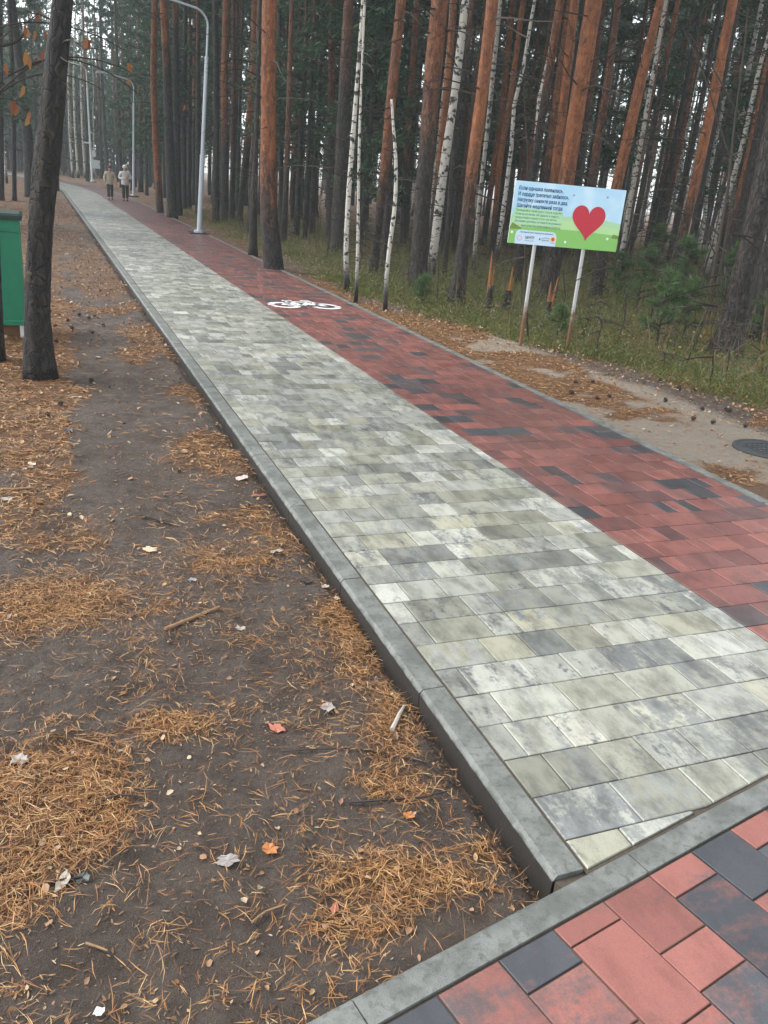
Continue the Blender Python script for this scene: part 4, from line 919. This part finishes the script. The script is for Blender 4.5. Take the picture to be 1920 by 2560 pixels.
for x in (0.0, .64):
    mb = MB(); mb.tube([(x, .035, -.15), (x, .035, .6), (x, .035, 1.9)], .024, 10); obj('post', mb, M_POST, sign)
X0, X1, Z0, Z1 = -.362, 1.05, 1.298-sz, 2.038-sz
mb = MB(); mb.box(X0, X1, -.012, .010, Z0, Z1); panel = obj('panel', mb, flat('sign backing', (.62, .66, .68), .5), sign)
BW, BH = X1-X0, Z1-Z0
def sh(u, v): return (X0+u*BW, Z0+(1-v)*BH)              # u right, v down, 0..1
def layer(name, polys, mat, k, par=None):
    mb = MB(); y0 = -.012-.0012*k
    for P in polys:
        n = len(P); A = [(*[sh(*q)[0]], y0, sh(*q)[1]) for q in P]; A2 = [(a[0], y0+.0009, a[2]) for a in A]
        mb.add(A+A2, [tuple(range(n))]+[(i, i+n, (i+1) % n+n, (i+1) % n) for i in range(n)])
    me = mb.mesh(name); bmx = bmesh.new(); bmx.from_mesh(me); bmesh.ops.recalc_face_normals(bmx, faces=bmx.faces); bmx.to_mesh(me); bmx.free()
    return obj(name, me, mat, par or panel)
def rrect(u0, u1, v0, v1, r, n=5, bottom=True):
    out = []; ra = r*BH/BW
    for cx, cy, a0 in ((u1-ra, v0+r, -90), (u1-ra, v1-r, 0), (u0+ra, v1-r, 90), (u0+ra, v0+r, 180)):
        if cy > v0+r+1e-6 and not bottom:
            out.append((u1 if cx > (u0+u1)/2 else u0, v1)); continue
        for i in range(n+1):
            a = math.radians(a0+90*i/n); out.append((cx+ra*math.cos(a), cy+r*math.sin(a)))
    return out
def circ(u, v, r, n=14): return [(u+r*BH/BW*math.cos(2*math.pi*i/n), v+r*math.sin(2*math.pi*i/n)) for i in range(n)]
pm = lambda n, c: flat('print '+n, c, .38, .45)
t = NT('print sky blue'); tc = t.oco(); M_SKYP = t.fin(t.mix(t.step(t.noise(tc, 2.2, 2), .4, .65), (.44, .70, .88), (.62, .82, .92)), .38, .45)
layer('sky_print', [[(0, 0), (1, 0), (1, 1), (0, 1)]], M_SKYP, .3)
def hill(f, n=24): return [(i/n, f(i/n)) for i in range(n+1)]+[(1, 1), (0, 1)]
layer('pale_hill', [hill(lambda u: .50+.05*math.sin(u*5+1.2)+.05*u)], pm('pale hill', (.42, .68, .40)), 1)
layer('light_hill', [hill(lambda u: .60+.04*math.sin(u*4+3.0))], pm('light hill', (.46, .72, .34)), 2)
layer('green_hill', [hill(lambda u: .74-.03*math.sin(u*3.2))], pm('green hill', (.24, .54, .13)), 3)
layer('bush', [[(.0, .74), (.02, .66), (.06, .70), (.11, .74), (.1, .76), (0, .77)], [(.93, .77), (.95, .72), (.98, .73), (1, .74), (1, .79), (.95, .79)]], pm('bush', (.16, .27, .06)), 4)
layer('text_box', [rrect(.015, .46, .42, .68, .05)], pm('text box', (.44, .72, .42)), 5)
layer('logo_box', [rrect(.06, .435, .77, 1.0, .08, bottom=False)], pm('logo box', (.58, .76, .90)), 5)
heart = []
for i in range(48):
    a = 2*math.pi*i/48; hx = 16*math.sin(a)**3; hy = 13*math.cos(a)-5*math.cos(2*a)-2*math.cos(3*a)-math.cos(4*a)
    heart.append((.70+hx/16*.150, .535-hy/17*.34))
layer('heart', [heart], pm('heart red', (.52, .022, .045)), 6)
layer('star', [[(u+.012*math.cos(a)*(1 if k % 2 else .45), v+.022*math.sin(a)*(1 if k % 2 else .45)) for k in range(10) for a in [k*math.pi/5]] for u, v in ((.535, .15), (.84, .135))], pm('star pink', (.50, .16, .45)), 6)
layer('flower', [circ(u, v, .022) for u, v in ((.025, .82), (.52, .91), (.90, .80))], pm('flower white', (.82, .88, .80)), 6)
layer('round_logo', [circ(.10, .905, .045)], pm('round logo', (.62, .40, .50)), 6.2); layer('round_logo_centre', [circ(.10, .905, .034)], pm('logo pale', (.66, .70, .84)), 7.2)
layer('sun_logo', [circ(.405, .885, .045)], pm('sun logo', (.85, .52, .10)), 6.2); layer('sun_logo_centre', [circ(.405, .885, .026)], pm('sun red', (.65, .06, .02)), 7.2)
layer('swoosh', [[(.30, .88), (.34, .865), (.37, .875), (.38, .888), (.365, .882), (.34, .874), (.31, .884)], circ(.285, .90, .016)], pm('swoosh', (.12, .14, .16)), 6.4)
def text(name, s, u, v, hgt, mat, k, width=None, shear=0.0, bold=.0):
    cu = bpy.data.curves.new(name, 'FONT'); cu.body = s; cu.size = hgt; cu.shear = shear; cu.resolution_u = 2; cu.offset = bold
    o = bpy.data.objects.new(name, cu); col.objects.link(o); dg = bpy.context.evaluated_depsgraph_get(); dg.update(); me = bpy.data.meshes.new_from_object(o.evaluated_get(dg)); bpy.data.objects.remove(o)
    if len(me.vertices) == 0: return
    V = np.zeros(len(me.vertices)*3, np.float32); me.vertices.foreach_get('co', V); V = V.reshape(-1, 3); w = V[:, 0].max()
    if width: V[:, 0] *= width*BW/w
    x, z = sh(u, v); W = np.stack([x+V[:, 0], np.full(len(V), -.012-.0012*k), z+V[:, 1]], 1); me.vertices.foreach_set('co', W.ravel().astype(np.float32)); me.update()
    return obj('lettering', me, mat, panel)
M_INK = pm('ink blue', (.03, .10, .24)); M_INKG = pm('ink green', (.10, .30, .22)); M_INK2 = pm('ink grey', (.05, .06, .10))
for i, (s, w) in enumerate((('Если одышка появилась,', .40), ('И сердце трепетно забилось,', .46), ('Нагрузку снизьте раза в два,', .455), ('Шагайте медленней тогда.', .42))):
    text('lettering', s, .035, .135+i*.092, .062, M_INK, 6, w, .12, .0012)
for i, (s, w) in enumerate((('Проверяйте свой пульс после ходьбы.', .42), ('Если он не более 100 ударов в минуту,', .40), ('продолжайте ходьбу в том же темпе.', .38), ('Дыхание должно оставаться ровным,', .43))):
    text('lettering', s, .035, .475+i*.057, .036, M_INKG, 6.5, w, .0, .0005)
text('lettering', 'идти нужно без напряжения и усталости.', .10, .715, .034, M_INKG, 6.5, .36, 0, .0004)
text('lettering', 'Организаторы маршрута здоровья', .10, .815, .026, M_INK, 6.5, .30, 0, .0004)
text('lettering', 'ЦЕНТР', .15, .905, .040, M_INK2, 6.5, .085, 0, .001)
text('lettering', 'общественного здоровья', .15, .945, .016, M_INK2, 6.5, .085)
text('lettering', 'Здоровье', .30, .925, .030, M_INK2, 6.5, .075, .1)
text('lettering', 'РОДНИК', .385, .955, .014, M_INK2, 6.5, .04)

# ------------------------------------------------------------------ green bin behind the scarred pine
bx0, bx1, by, bz = -1.02, -.20, 10.12, -.09
binr = empty('waste_bin', ((bx0+bx1)/2, by+.3, bz), 'green painted metal bin standing behind the scarred pine on the left', 'bin')
t = NT('green paint'); p = t.oco(); n = t.noise(p, 7, 4, .6); rust = t.step(t.noise(p, 16, 5, .7), .66, .74); M_GREEN = t.fin(t.mix(rust, t.mix(n, (.004, .125, .062), (.008, .185, .095)), (.05, .06, .03)), .42, .5)
w = (bx1-bx0)/2
mb = MB(); mb.prism([(-w, -.3), (w, -.3), (w, .3), (-w, .3)], .17, 1.27, .01); body = obj('body', mb, M_GREEN, binr)
mb = MB(); mb.prism([(-w-.012, -.312), (w+.012, -.312), (w+.012, .312), (-w-.012, .312)], .155, .21, .012); obj('bottom_hem', mb, M_GREEN, binr)
mb = MB(); mb.prism([(-w-.03, -.33), (w+.03, -.33), (w+.03, .33), (-w-.03, .33)], 1.26, 1.325, .02); obj('lid', mb, flat('dark green lid', (.008, .03, .02), .5, .4, .3), binr)
mb = MB(); mb.tube([(-w, -.306, 1.16), (-w*.3, -.308, 1.145), (w*.2, -.306, 1.155), (w, -.306, 1.14)], .010, 6); obj('seam', mb, M_GREEN, binr)
mb = MB(); mb.prism([(-w+.06, -.24), (w-.075, -.24), (w-.075, .24), (-w+.06, .24)], .01, .155, .0); obj('rusty_box', mb, flat('rusty tank', (.13, .065, .03), .8, .3, .4, 8), binr)
for x in (-w+.04, w-.045):
    for y in (-.27, .27):
        mb = MB(); mb.box(x-.022, x+.022, y-.022, y+.022, -.05, .157); obj('leg', mb, flat('white leg paint', (.5, .5, .5), .6, .4, .15) if 'white leg paint' not in bpy.data.materials else bpy.data.materials['white leg paint'], binr)

# ------------------------------------------------------------------ manhole
b = on_ground(1900, 1124, .0); mz = float(gz(b[0], b[1]))+.010
mh = empty('manhole_cover', (b[0]+.10, b[1], mz), 'round dark manhole cover in the sand at the right edge', 'manhole cover')
def revolve(prof, n):
    mb = MB(); V = [(r_*math.cos(2*math.pi*k/n), r_*math.sin(2*math.pi*k/n), z) for r_, z in prof for k in range(n)]
    mb.add(V, [(i*n+k, i*n+(k+1) % n, (i+1)*n+(k+1) % n, (i+1)*n+k) for i in range(len(prof)-1) for k in range(n)]); return mb
M_POLY = flat('dark polymer', (.042, .045, .046), .55, .4, .3, 20)
obj('ring', revolve([(.30, -.06), (.30, .006), (.292, .012), (.262, .012), (.26, .002)], 40), M_POLY, mh); obj('lid', revolve([(.258, -.002), (.258, .008), (.001, .009)], 40), M_POLY, mh)
mb = MB()
for i in range(-4, 5):
    for j in range(-4, 5):
        if i*i+j*j < 15: mb.box(i*.054-.016, i*.054+.016, j*.054-.016, j*.054+.016, .009, .014)
o = obj('tread', mb, flat('tread polymer', (.05, .052, .053), .5, .4), mh); o['kind'] = 'stuff'

# ------------------------------------------------------------------ walking couple
def skin_mesh(name, verts, edges, radii, sub=1):
    me = bpy.data.meshes.new(name); me.from_pydata(verts, edges, []); o = bpy.data.objects.new(name, me); col.objects.link(o)
    o.modifiers.new('s', 'SKIN'); o.modifiers.new('u', 'SUBSURF').levels = sub
    for i, r_ in enumerate(radii):
        d = me.skin_vertices[0].data[i]; d.radius = (r_, r_) if np.isscalar(r_) else r_; d.use_root = (i == 0)
    dg = bpy.context.evaluated_depsgraph_get(); dg.update(); out = bpy.data.meshes.new_from_object(o.evaluated_get(dg)); bpy.data.objects.remove(o)
    out.name = name; out.polygons.foreach_set('use_smooth', np.ones(len(out.polygons), bool)); return out
M_SKIN = flat('skin', (.42, .24, .17), .55, .4)
def person(label, b, h, rz, coat, hat, trouser, arms):
    root = empty('person', b, label, 'person', 'couple walking along the path', rz); k = h/1.62
    S = lambda x, y, z: (x*k, y*k, z*k)
    # faces -y; pelvis first
    V = [S(0, 0, .86), S(0, 0, 1.02), S(0, 0, 1.20), S(0, -.01, 1.33), S(0, -.01, 1.39), S(0, -.02, 1.46), S(0, -.02, 1.55)]; E_ = [(0, 1), (1, 2), (2, 3), (3, 4), (4, 5), (5, 6)]
    R_ = [(.15*k, .11*k), (.13*k, .10*k), (.15*k, .10*k), (.08*k, .07*k), .052*k, .085*k, .07*k]
    for sg, step in ((-1, .13), (1, -.11)):
        o = len(V); V += [S(sg*.09, 0, .80), S(sg*.095, -step*.5-.02, .46), S(sg*.095, -step+.02, .09), S(sg*.10, -step-.10, .035)]; R_ += [.085*k, .058*k, .04*k, .035*k]; E_ += [(0, o), (o, o+1), (o+1, o+2), (o+2, o+3)]
    hands = []
    for sg in (-1, 1):
        el, wr = arms[sg]; o = len(V); V += [S(sg*.17, 0, 1.29), S(*el), S(*wr)]; R_ += [.052*k, .040*k, .028*k]; E_ += [(2, o), (o, o+1), (o+1, o+2)]
        d = np.array(wr)-np.array(el); d /= np.linalg.norm(d); pm_ = np.array(wr)+d*.07; V.append(S(*pm_)); R_.append(.030*k); E_.append((o+2, o+3)); sd_ = np.cross(d, (0, 1, 0.01)); sd_ /= np.linalg.norm(sd_)
        for q, (off_, L) in enumerate(((-.03, .06), (-.012, .08), (.008, .085), (.027, .07))):
            a = len(V); V += [S(*(pm_+sd_*off_+d*.03)), S(*(pm_+sd_*off_*1.1+d*(.03+L)+np.array([0, -.015, 0])))]; R_ += [.010*k, .008*k]; E_ += [(o+3, a), (a, a+1)]
        a = len(V); V += [S(*(np.array(wr)+d*.03-sd_*.04)), S(*(np.array(wr)+d*.075-sd_*.06))]; R_ += [.011*k, .009*k]; E_ += [(o+2, a), (a, a+1)]
    obj('body', skin_mesh('body', V, E_, R_), M_SKIN, root)
    # trousers
    V = [S(0, 0, .86), S(0, 0, .93)]; E_ = [(0, 1)]; R_ = [(.16*k, .12*k), (.15*k, .115*k)]
    for sg, step in ((-1, .13), (1, -.11)):
        o = len(V); V += [S(sg*.09, 0, .79), S(sg*.097, -step*.5-.02, .46), S(sg*.097, -step+.02, .10)]; R_ += [.10*k, .082*k, .07*k]; E_ += [(0, o), (o, o+1), (o+1, o+2)]
    obj('trousers', skin_mesh('trousers', V, E_, R_), trouser, root)
    # coat with sleeves
    V = [S(0, 0, .95), S(0, 0, .70), S(0, 0, 1.12), S(0, 0, 1.27), S(0, -.005, 1.36)]; E_ = [(0, 1), (0, 2), (2, 3), (3, 4)]; R_ = [(.19*k, .15*k), (.205*k, .165*k), (.185*k, .14*k), (.17*k, .12*k), (.075*k, .07*k)]
    for sg in (-1, 1):
        el, wr = arms[sg]; o = len(V); V += [S(sg*.19, 0, 1.28), S(*el), S(*wr)]; R_ += [.078*k, .064*k, .05*k]; E_ += [(3, o), (o, o+1), (o+1, o+2)]
    obj('coat', skin_mesh('coat', V, E_, R_), coat, root)
    mb = MB(); mb.tube([S(0, .01, 1.50), S(0, .01, 1.56), S(0, .005, 1.61), S(0, 0, 1.645)], [.10*k, .108*k, .09*k, .02*k], 14); obj('hat', mb.mesh('hat', True), hat, root)
    mb = MB(); mb.tube([S(0, .045, 1.36), S(0, .05, 1.44), S(0, .04, 1.52)], [.06*k, .085*k, .09*k], 12); obj('hair', mb.mesh('hair', True), flat('dark hair', (.035, .022, .016), .6), root)
    for sg in (-1, 1):
        mb = MB(); mb.tube([S(sg*.033, -.098, 1.478), S(sg*.033, -.106, 1.478)], .010*k, 6); obj('eye', mb, M_BLACK, root)
        mb = MB(); mb.tube([S(sg*.10, -(.13 if sg < 0 else -.11)+.07, .05), S(sg*.10, -(.13 if sg < 0 else -.11)-.06, .04), S(sg*.10, -(.13 if sg < 0 else -.11)-.13, .03)], [.05*k, .05*k, .03*k], 8); obj('shoe', mb, flat('dark shoe leather', (.03, .03, .045), .5) if 'dark shoe leather' not in bpy.data.materials else bpy.data.materials['dark shoe leather'], root)
    mb = MB(); mb.tube([S(0, -.09, 1.475), S(0, -.118, 1.445), S(0, -.10, 1.437)], [.008*k, .015*k, .010*k], 6); obj('nose', mb, M_SKIN, root)
    mb = MB(); mb.tube([S(-.022, -.096, 1.405), S(0, -.102, 1.402), S(.022, -.096, 1.405)], .006*k, 5); obj('mouth', mb, flat('lip', (.3, .09, .08), .5) if 'lip' not in bpy.data.materials else bpy.data.materials['lip'], root)
ARM1 = {-1: ((-.27, .02, 1.04), (-.25, -.10, .83)), 1: ((.28, .02, 1.05), (.29, -.08, .84))}
ARM2 = {-1: ((-.29, -.02, 1.04), (-.06, -.24, 1.0)), 1: ((.29, -.02, 1.05), (.10, -.24, 1.04))}
b = on_ground(276, 499); person('person in beige hip-length coat and dark red hat, walking on the left of the couple', (b[0], b[1], 0), 1.54, .1, flat('beige coat', (.46, .38, .30), .8, .2, .2), flat('dark red hat', (.16, .035, .035), .8), flat('black trousers', (.016, .016, .02), .8), ARM1)
b = on_ground(314, 503); person('person in pale grey jacket and white hat with folded arms, right of the couple', (b[0], b[1], 0), 1.62, .06, flat('pale grey jacket', (.62, .59, .58), .8, .2, .25, 6), flat('white knit hat', (.74, .74, .72), .8), flat('black walking trousers', (.014, .014, .018), .8), ARM2)

# ------------------------------------------------------------------ cones, sticks and scraps
mb = MB(); g = np.random.default_rng(3)
mb.tube([(0, 0, -.02), (0, 0, -.01), (0, 0, .008), (0, 0, .026)], [.008, .017, .014, .003], 8)
for i in range(26):
    a = i*2.4; z = -.018+i*.0016; r_ = .019*math.sin(math.pi*(i+6)/34)+.003
    c = np.array([math.cos(a)*r_, math.sin(a)*r_, z]); s_ = np.array([-math.sin(a), math.cos(a), 0])*.006; o_ = np.array([math.cos(a)*.007, math.sin(a)*.007, .004]); mb.add([c-s_, c+s_, c+o_+s_*.6, c+o_-s_*.6], [(0, 1, 2, 3)])
cone_me = mb.mesh('pine_cone'); cone_me.materials.append(M_CONE)
g = np.random.default_rng(8)
conepx = [(198, 785), (222, 790), (236, 788), (139, 816), (180, 820), (231, 834), (140, 856), (170, 800), (258, 812), (120, 1037), (228, 945), (152, 1003), (1428, 990), (1491, 1006), (1522, 1003), (1436, 968), (1480, 968), (1754, 1031), (1812, 1034), (1820, 1037), (1779, 1069), (1730, 1060), (1662, 1012), (1694, 988), (1860, 1078), (1648, 968), (1730, 990)]
for i, (x, y) in enumerate(conepx):
    b = on_ground(x, y, -.05); b = G(b[0], b[1]); o = obj('pine_cone', cone_me, None, None, (b[0], b[1], b[2]+.022)); o.rotation_euler = (math.pi/2+g.normal(0, .3), g.uniform(0, 6), g.uniform(0, 6)); s_ = g.uniform(.8, 1.1); o.scale = (s_,)*3
    tag(o, 'dark pine cone lying on the left litter near the scarred pine' if x < 500 else 'dark pine cone lying on the sandy verge right of the red lane', 'pine cone', 'fallen pine cones left' if x < 500 else 'fallen pine cones right')
def stick(label, pts, w, mat, name='fallen_stick', lift=.012):
    P = []
    for x, y in pts:
        b = on_ground(x, y, -.08); q = G(b[0], b[1]); q[2] += lift; P.append(q)
    c = np.mean(P, axis=0); P = np.array(P)-c; r_ = w*depth_of(c)/FPX/2; P, _ = densify(P, np.full(len(P), r_), .03); m = len(P)
    mb = MB(); mb.tube(P, r_*(1-.35*np.linspace(0, 1, m)), 7, True, .15, 2, .12); o = obj(name, mb, mat, None, c); tag(o, label, 'stick'); return o
stick('thick pale orange stick lying alone on the needles in mid left', [(412, 1588), (480, 1562), (548, 1537)], 10, M_STICK)
stick('short crooked stick with pale end above the white leaf', [(350, 1302), (385, 1308), (430, 1320)], 6, M_DARKSTICK)
stick('long stick entering from the left edge below the scarred pine', [(0, 1228), (40, 1229), (80, 1226)], 8, M_STICK)
stick('thin black wet twig curving towards the kerb near the corner', [(800, 1884), (880, 1890), (960, 1900), (1060, 1925), (1135, 1962)], 5, M_DARKSTICK)
stick('black wet twig below the curved one near the corner', [(870, 2012), (960, 2018), (1060, 2012), (1118, 1985)], 6, M_DARKSTICK)
stick('dark twig beside the white scrap at lower left', [(20, 2250), (80, 2232), (150, 2208), (205, 2195)], 9, M_DARKSTICK)
stick('grey birch stick resting against the needles beside the kerb', [(978, 1840), (995, 1800), (1010, 1768)], 13, flat('grey birch stick', (.40, .36, .30), .7, .3, .4, 30))
stick('dark twig on the mud at lower left of centre', [(232, 2020), (260, 2004), (300, 1998), (345, 2002)], 7, M_DARKSTICK)
stick('brown bent twig near the bottom of the mud', [(630, 2318), (660, 2285), (712, 2272)], 7, M_STICK)
stick('thin twig lying on the mud right of the thick stick', [(700, 1885), (745, 1888), (800, 1884)], 4, M_DARKSTICK)
stick('pale wood splinter on the mud near the bottom', [(216, 2378), (244, 2386), (270, 2396)], 7, M_STICK, 'wood_splinter')
stick('orange wood splinter at lower left', [(186, 1846), (240, 1856), (280, 1866)], 6, M_STICK, 'wood_splinter')
def scrap(label, px, py, w, h, mat, cat, name, seed, tilt=.25):
    b = on_ground(px, py, -.08); b = G(b[0], b[1]); d = depth_of(b); g = np.random.default_rng(seed); n = 15; a = np.linspace(0, 2*math.pi, n, endpoint=False)
    rw = w*d/FPX/2*.9; rh = h*d/FPX/2*1.5; P = np.stack([np.cos(a)*rw*g.uniform(.6, 1.15, n), np.sin(a)*rh*g.uniform(.45, 1.15, n), abs(g.normal(0, rw*.16, n))], 1)
    V = list(P)+[np.array([0, 0, rw*.03])]+[q-np.array([0, 0, .0015]) for q in P]+[np.array([0, 0, rw*.03-.0015])]
    F_ = [(i, (i+1) % n, n) for i in range(n)]+[(n+1+(i+1) % n, n+1+i, 2*n+1) for i in range(n)]+[(i, n+1+i, n+1+(i+1) % n, (i+1) % n) for i in range(n)]
    mb = MB(); mb.add(V, F_); o = obj(name, mb, mat, None, (b[0], b[1], b[2]+.010)); o.rotation_euler = (0, 0, -YAW+g.normal(0, .4)); tag(o, label, cat)
M_WHITEB = flat('white birch bark scrap', (.36, .33, .28), .7, .3, .45, 60); M_PALEL = flat('pale dead leaf', (.52, .42, .29), .6, .3, .25, 60); M_PINKL = flat('reddish dead leaf', (.36, .13, .085), .6, .3, .25, 60); M_STONE = flat('grey pebble', (.24, .25, .25), .6, .4, .3, 60); M_GLEAF = flat('greyish wet leaf', (.30, .27, .25), .5, .4, .25, 60); M_ORL = flat('orange dead leaf', (.42, .17, .06), .6, .3, .25, 60)
for a in (('crumpled white scrap on the needles at lower left', 158, 2210, 34, 60, M_WHITEB, 'scrap', 'white_scrap', 1), ('white bark chip below the kerb in mid left', 690, 1397, 48, 14, M_WHITEB, 'bark chip', 'bark_chip', 2), ('white bark chip lying on mud left of the kerb corner', 602, 1578, 34, 15, M_WHITEB, 'bark chip', 'bark_chip', 3),
          ('pale curled maple leaf on the mud', 374, 1380, 40, 22, M_PALEL, 'leaf', 'fallen_leaf', 4), ('grey pebble among needles at mid left', 481, 1468, 26, 15, M_STONE, 'pebble', 'pebble', 5), ('round greyish leaf beside the kerb on the mud', 820, 1766, 46, 30, M_GLEAF, 'leaf', 'fallen_leaf', 6),
          ('pair of reddish leaves left of the grey stick', 690, 1818, 60, 20, M_PINKL, 'leaf', 'fallen_leaf', 7), ('bright orange-brown leaf on the mud in the lower middle', 672, 2128, 52, 30, M_ORL, 'leaf', 'fallen_leaf', 8), ('pinkish leaf on the needles at lower left', 48, 1903, 54, 28, M_GLEAF, 'leaf', 'fallen_leaf', 9),
          ('pink torn strip near the kerb at upper mid left', 645, 1250, 42, 12, M_PINKL, 'scrap', 'pink_scrap', 10), ('pinkish paper scrap near the kerb above the torn strip', 604, 1206, 32, 34, flat('pinkish paper', (.55, .42, .38), .7), 'scrap', 'paper_scrap', 11), ('crumpled white scrap at the left edge below the scarred pine', 18, 1250, 40, 18, M_WHITEB, 'scrap', 'white_scrap', 12),
          ('white pebble left of the muddy trail', 192, 996, 26, 10, M_WHITEB, 'pebble', 'pebble', 13), ('white pebble higher up the muddy trail', 245, 903, 18, 9, M_WHITEB, 'pebble', 'pebble', 14), ('dark flat stone on the needles at the left', 172, 1087, 38, 14, flat('dark stone', (.05, .052, .055), .5, .4, .3, 30), 'stone', 'stone', 15), ('pale leaf near the dark flat stone at the left', 80, 1165, 24, 14, M_PALEL, 'leaf', 'fallen_leaf', 16),
          ('grey crumpled leaf left of the white scrap on needles', 205, 2195, 40, 36, flat('dark green wet leaf', (.06, .075, .065), .4), 'leaf', 'fallen_leaf', 17), ('dark bark chip beside the kerb with pale chips', 765, 1470, 44, 14, flat('dark bark chip', (.04, .03, .025), .7), 'bark chip', 'bark_chip', 18), ('white chip nearest the kerb above the dark bark chip', 812, 1478, 24, 14, M_WHITEB, 'bark chip', 'bark_chip', 19),
          ('pale leaf curled under the kerb', 842, 1494, 24, 18, M_PALEL, 'leaf', 'fallen_leaf', 20), ('pinkish leaf on the mud near the bottom', 835, 2284, 24, 28, M_PINKL, 'leaf', 'fallen_leaf', 21), ('white paper edge at the bottom of the mud', 250, 2552, 38, 16, flat('white paper', (.7, .72, .74), .6), 'paper', 'paper_scrap', 22), ('reddish leaf on the mud left of the cross kerb', 1020, 2058, 36, 18, M_ORL, 'leaf', 'fallen_leaf', 23), ('crumpled grey-white leaf pile on the mud', 570, 2155, 70, 34, M_GLEAF, 'leaf', 'fallen_leaf', 24)):
    scrap(*a)

# ---- labels that tell the repeats apart: the gap they stand in, and how near they are
ORD = ['nearest', 'second nearest', 'third nearest', 'fourth nearest', 'fifth nearest', 'sixth nearest', 'seventh nearest', 'eighth nearest', 'ninth nearest', 'tenth nearest', 'eleventh nearest', 'twelfth nearest', 'thirteenth nearest', 'fourteenth nearest', 'fifteenth nearest']+[]
FARO = ['farthest']+['%s farthest' % q for q in ('second third fourth fifth sixth seventh eighth ninth tenth eleventh twelfth thirteenth fourteenth fifteenth sixteenth seventeenth eighteenth nineteenth twentieth twenty-first twenty-second twenty-third twenty-fourth twenty-fifth'.split())]
GAPS = [(-9e9, 'left of the scarred pine'), (150, 'above the path bend'), (320, 'between walkers and slim red-brown pine'), (400, 'between slim red-brown pine and lamp'), (500, 'between lamp and orange dark-footed pine'), (600, 'behind the biggest red pine'), (720, 'in the dim clearing right of biggest red pine'), (800, 'near the wide grey trunk'),
        (865, 'behind the birch pair'), (920, 'behind the leaning red-brown pine'), (985, 'between crooked birch and thick dark pine'), (1040, 'behind the thick dark pine'), (1090, 'behind the wide pale birch'), (1140, 'right of the stout black-footed pine'), (1200, 'left of the sign'), (1270, 'behind the left third of the sign'), (1340, 'behind the middle of the sign'), (1420, 'behind the right third of the sign'),
        (1500, 'behind the sign right edge'), (1570, 'just right of the sign'), (1640, 'around the clean orange pine'), (1720, 'left of the thin forked tree'), (1790, 'behind the thin forked tree'), (1850, 'behind the swollen-footed pine'), (1910, 'beyond the right frame edge')]
def relabel(prefix, what):
    zones = {}
    for o in list(bpy.data.objects):
        if o.parent is None and o.name.split('.')[0] == prefix:
            q = np.array(o.location)-CAM; d = q.dot(Fv); px = 960+FPX*q.dot(Rv)/d; zones.setdefault([n for x, n in GAPS if px >= x][-1], []).append((d, o))
    for nme, L in zones.items():
        L = sorted(L, key=lambda q: q[0]); m = len(L)
        for k, (d, o) in enumerate(L): o['label'] = (ORD[k] if k < 15 else FARO[m-1-k])+' '+what+' '+nme
relabel('forest_pine', 'background pine'); relabel('forest_birch', 'background birch'); relabel('forest_young_pine', 'green young background pine'); relabel('bare_sapling', 'thin bare sapling'); 
for side, L in (('left litter by the scarred pine', [o for o in bpy.data.objects if o.name.startswith('pine_cone') and o.location.x < 3]), ('sandy verge right of the red lane', [o for o in bpy.data.objects if o.name.startswith('pine_cone') and o.location.x > 3])):
    for k, o in enumerate(sorted(L, key=lambda o: o.location.length)): o['label'] = (ORD[k] if k < 15 else 'farthest')+' dark pine cone on the '+side

# ------------------------------------------------------------------ haze
mb = MB(); mb.box(-330, 370, -60, 420, -1.6, 30)
t = NT('thin autumn haze'); t.t.nodes.remove(t.b); pv = t.n('ShaderNodeVolumePrincipled'); pv.inputs['Density'].default_value = .0013; pv.inputs['Color'].default_value = (.78, .90, .93, 1); pv.inputs['Anisotropy'].default_value = .2
t.l(pv.outputs[0], t.out.inputs['Volume'])
tag(obj('haze', mb, t.m), 'thin pale autumn haze among the trees', 'haze', kind='stuff')
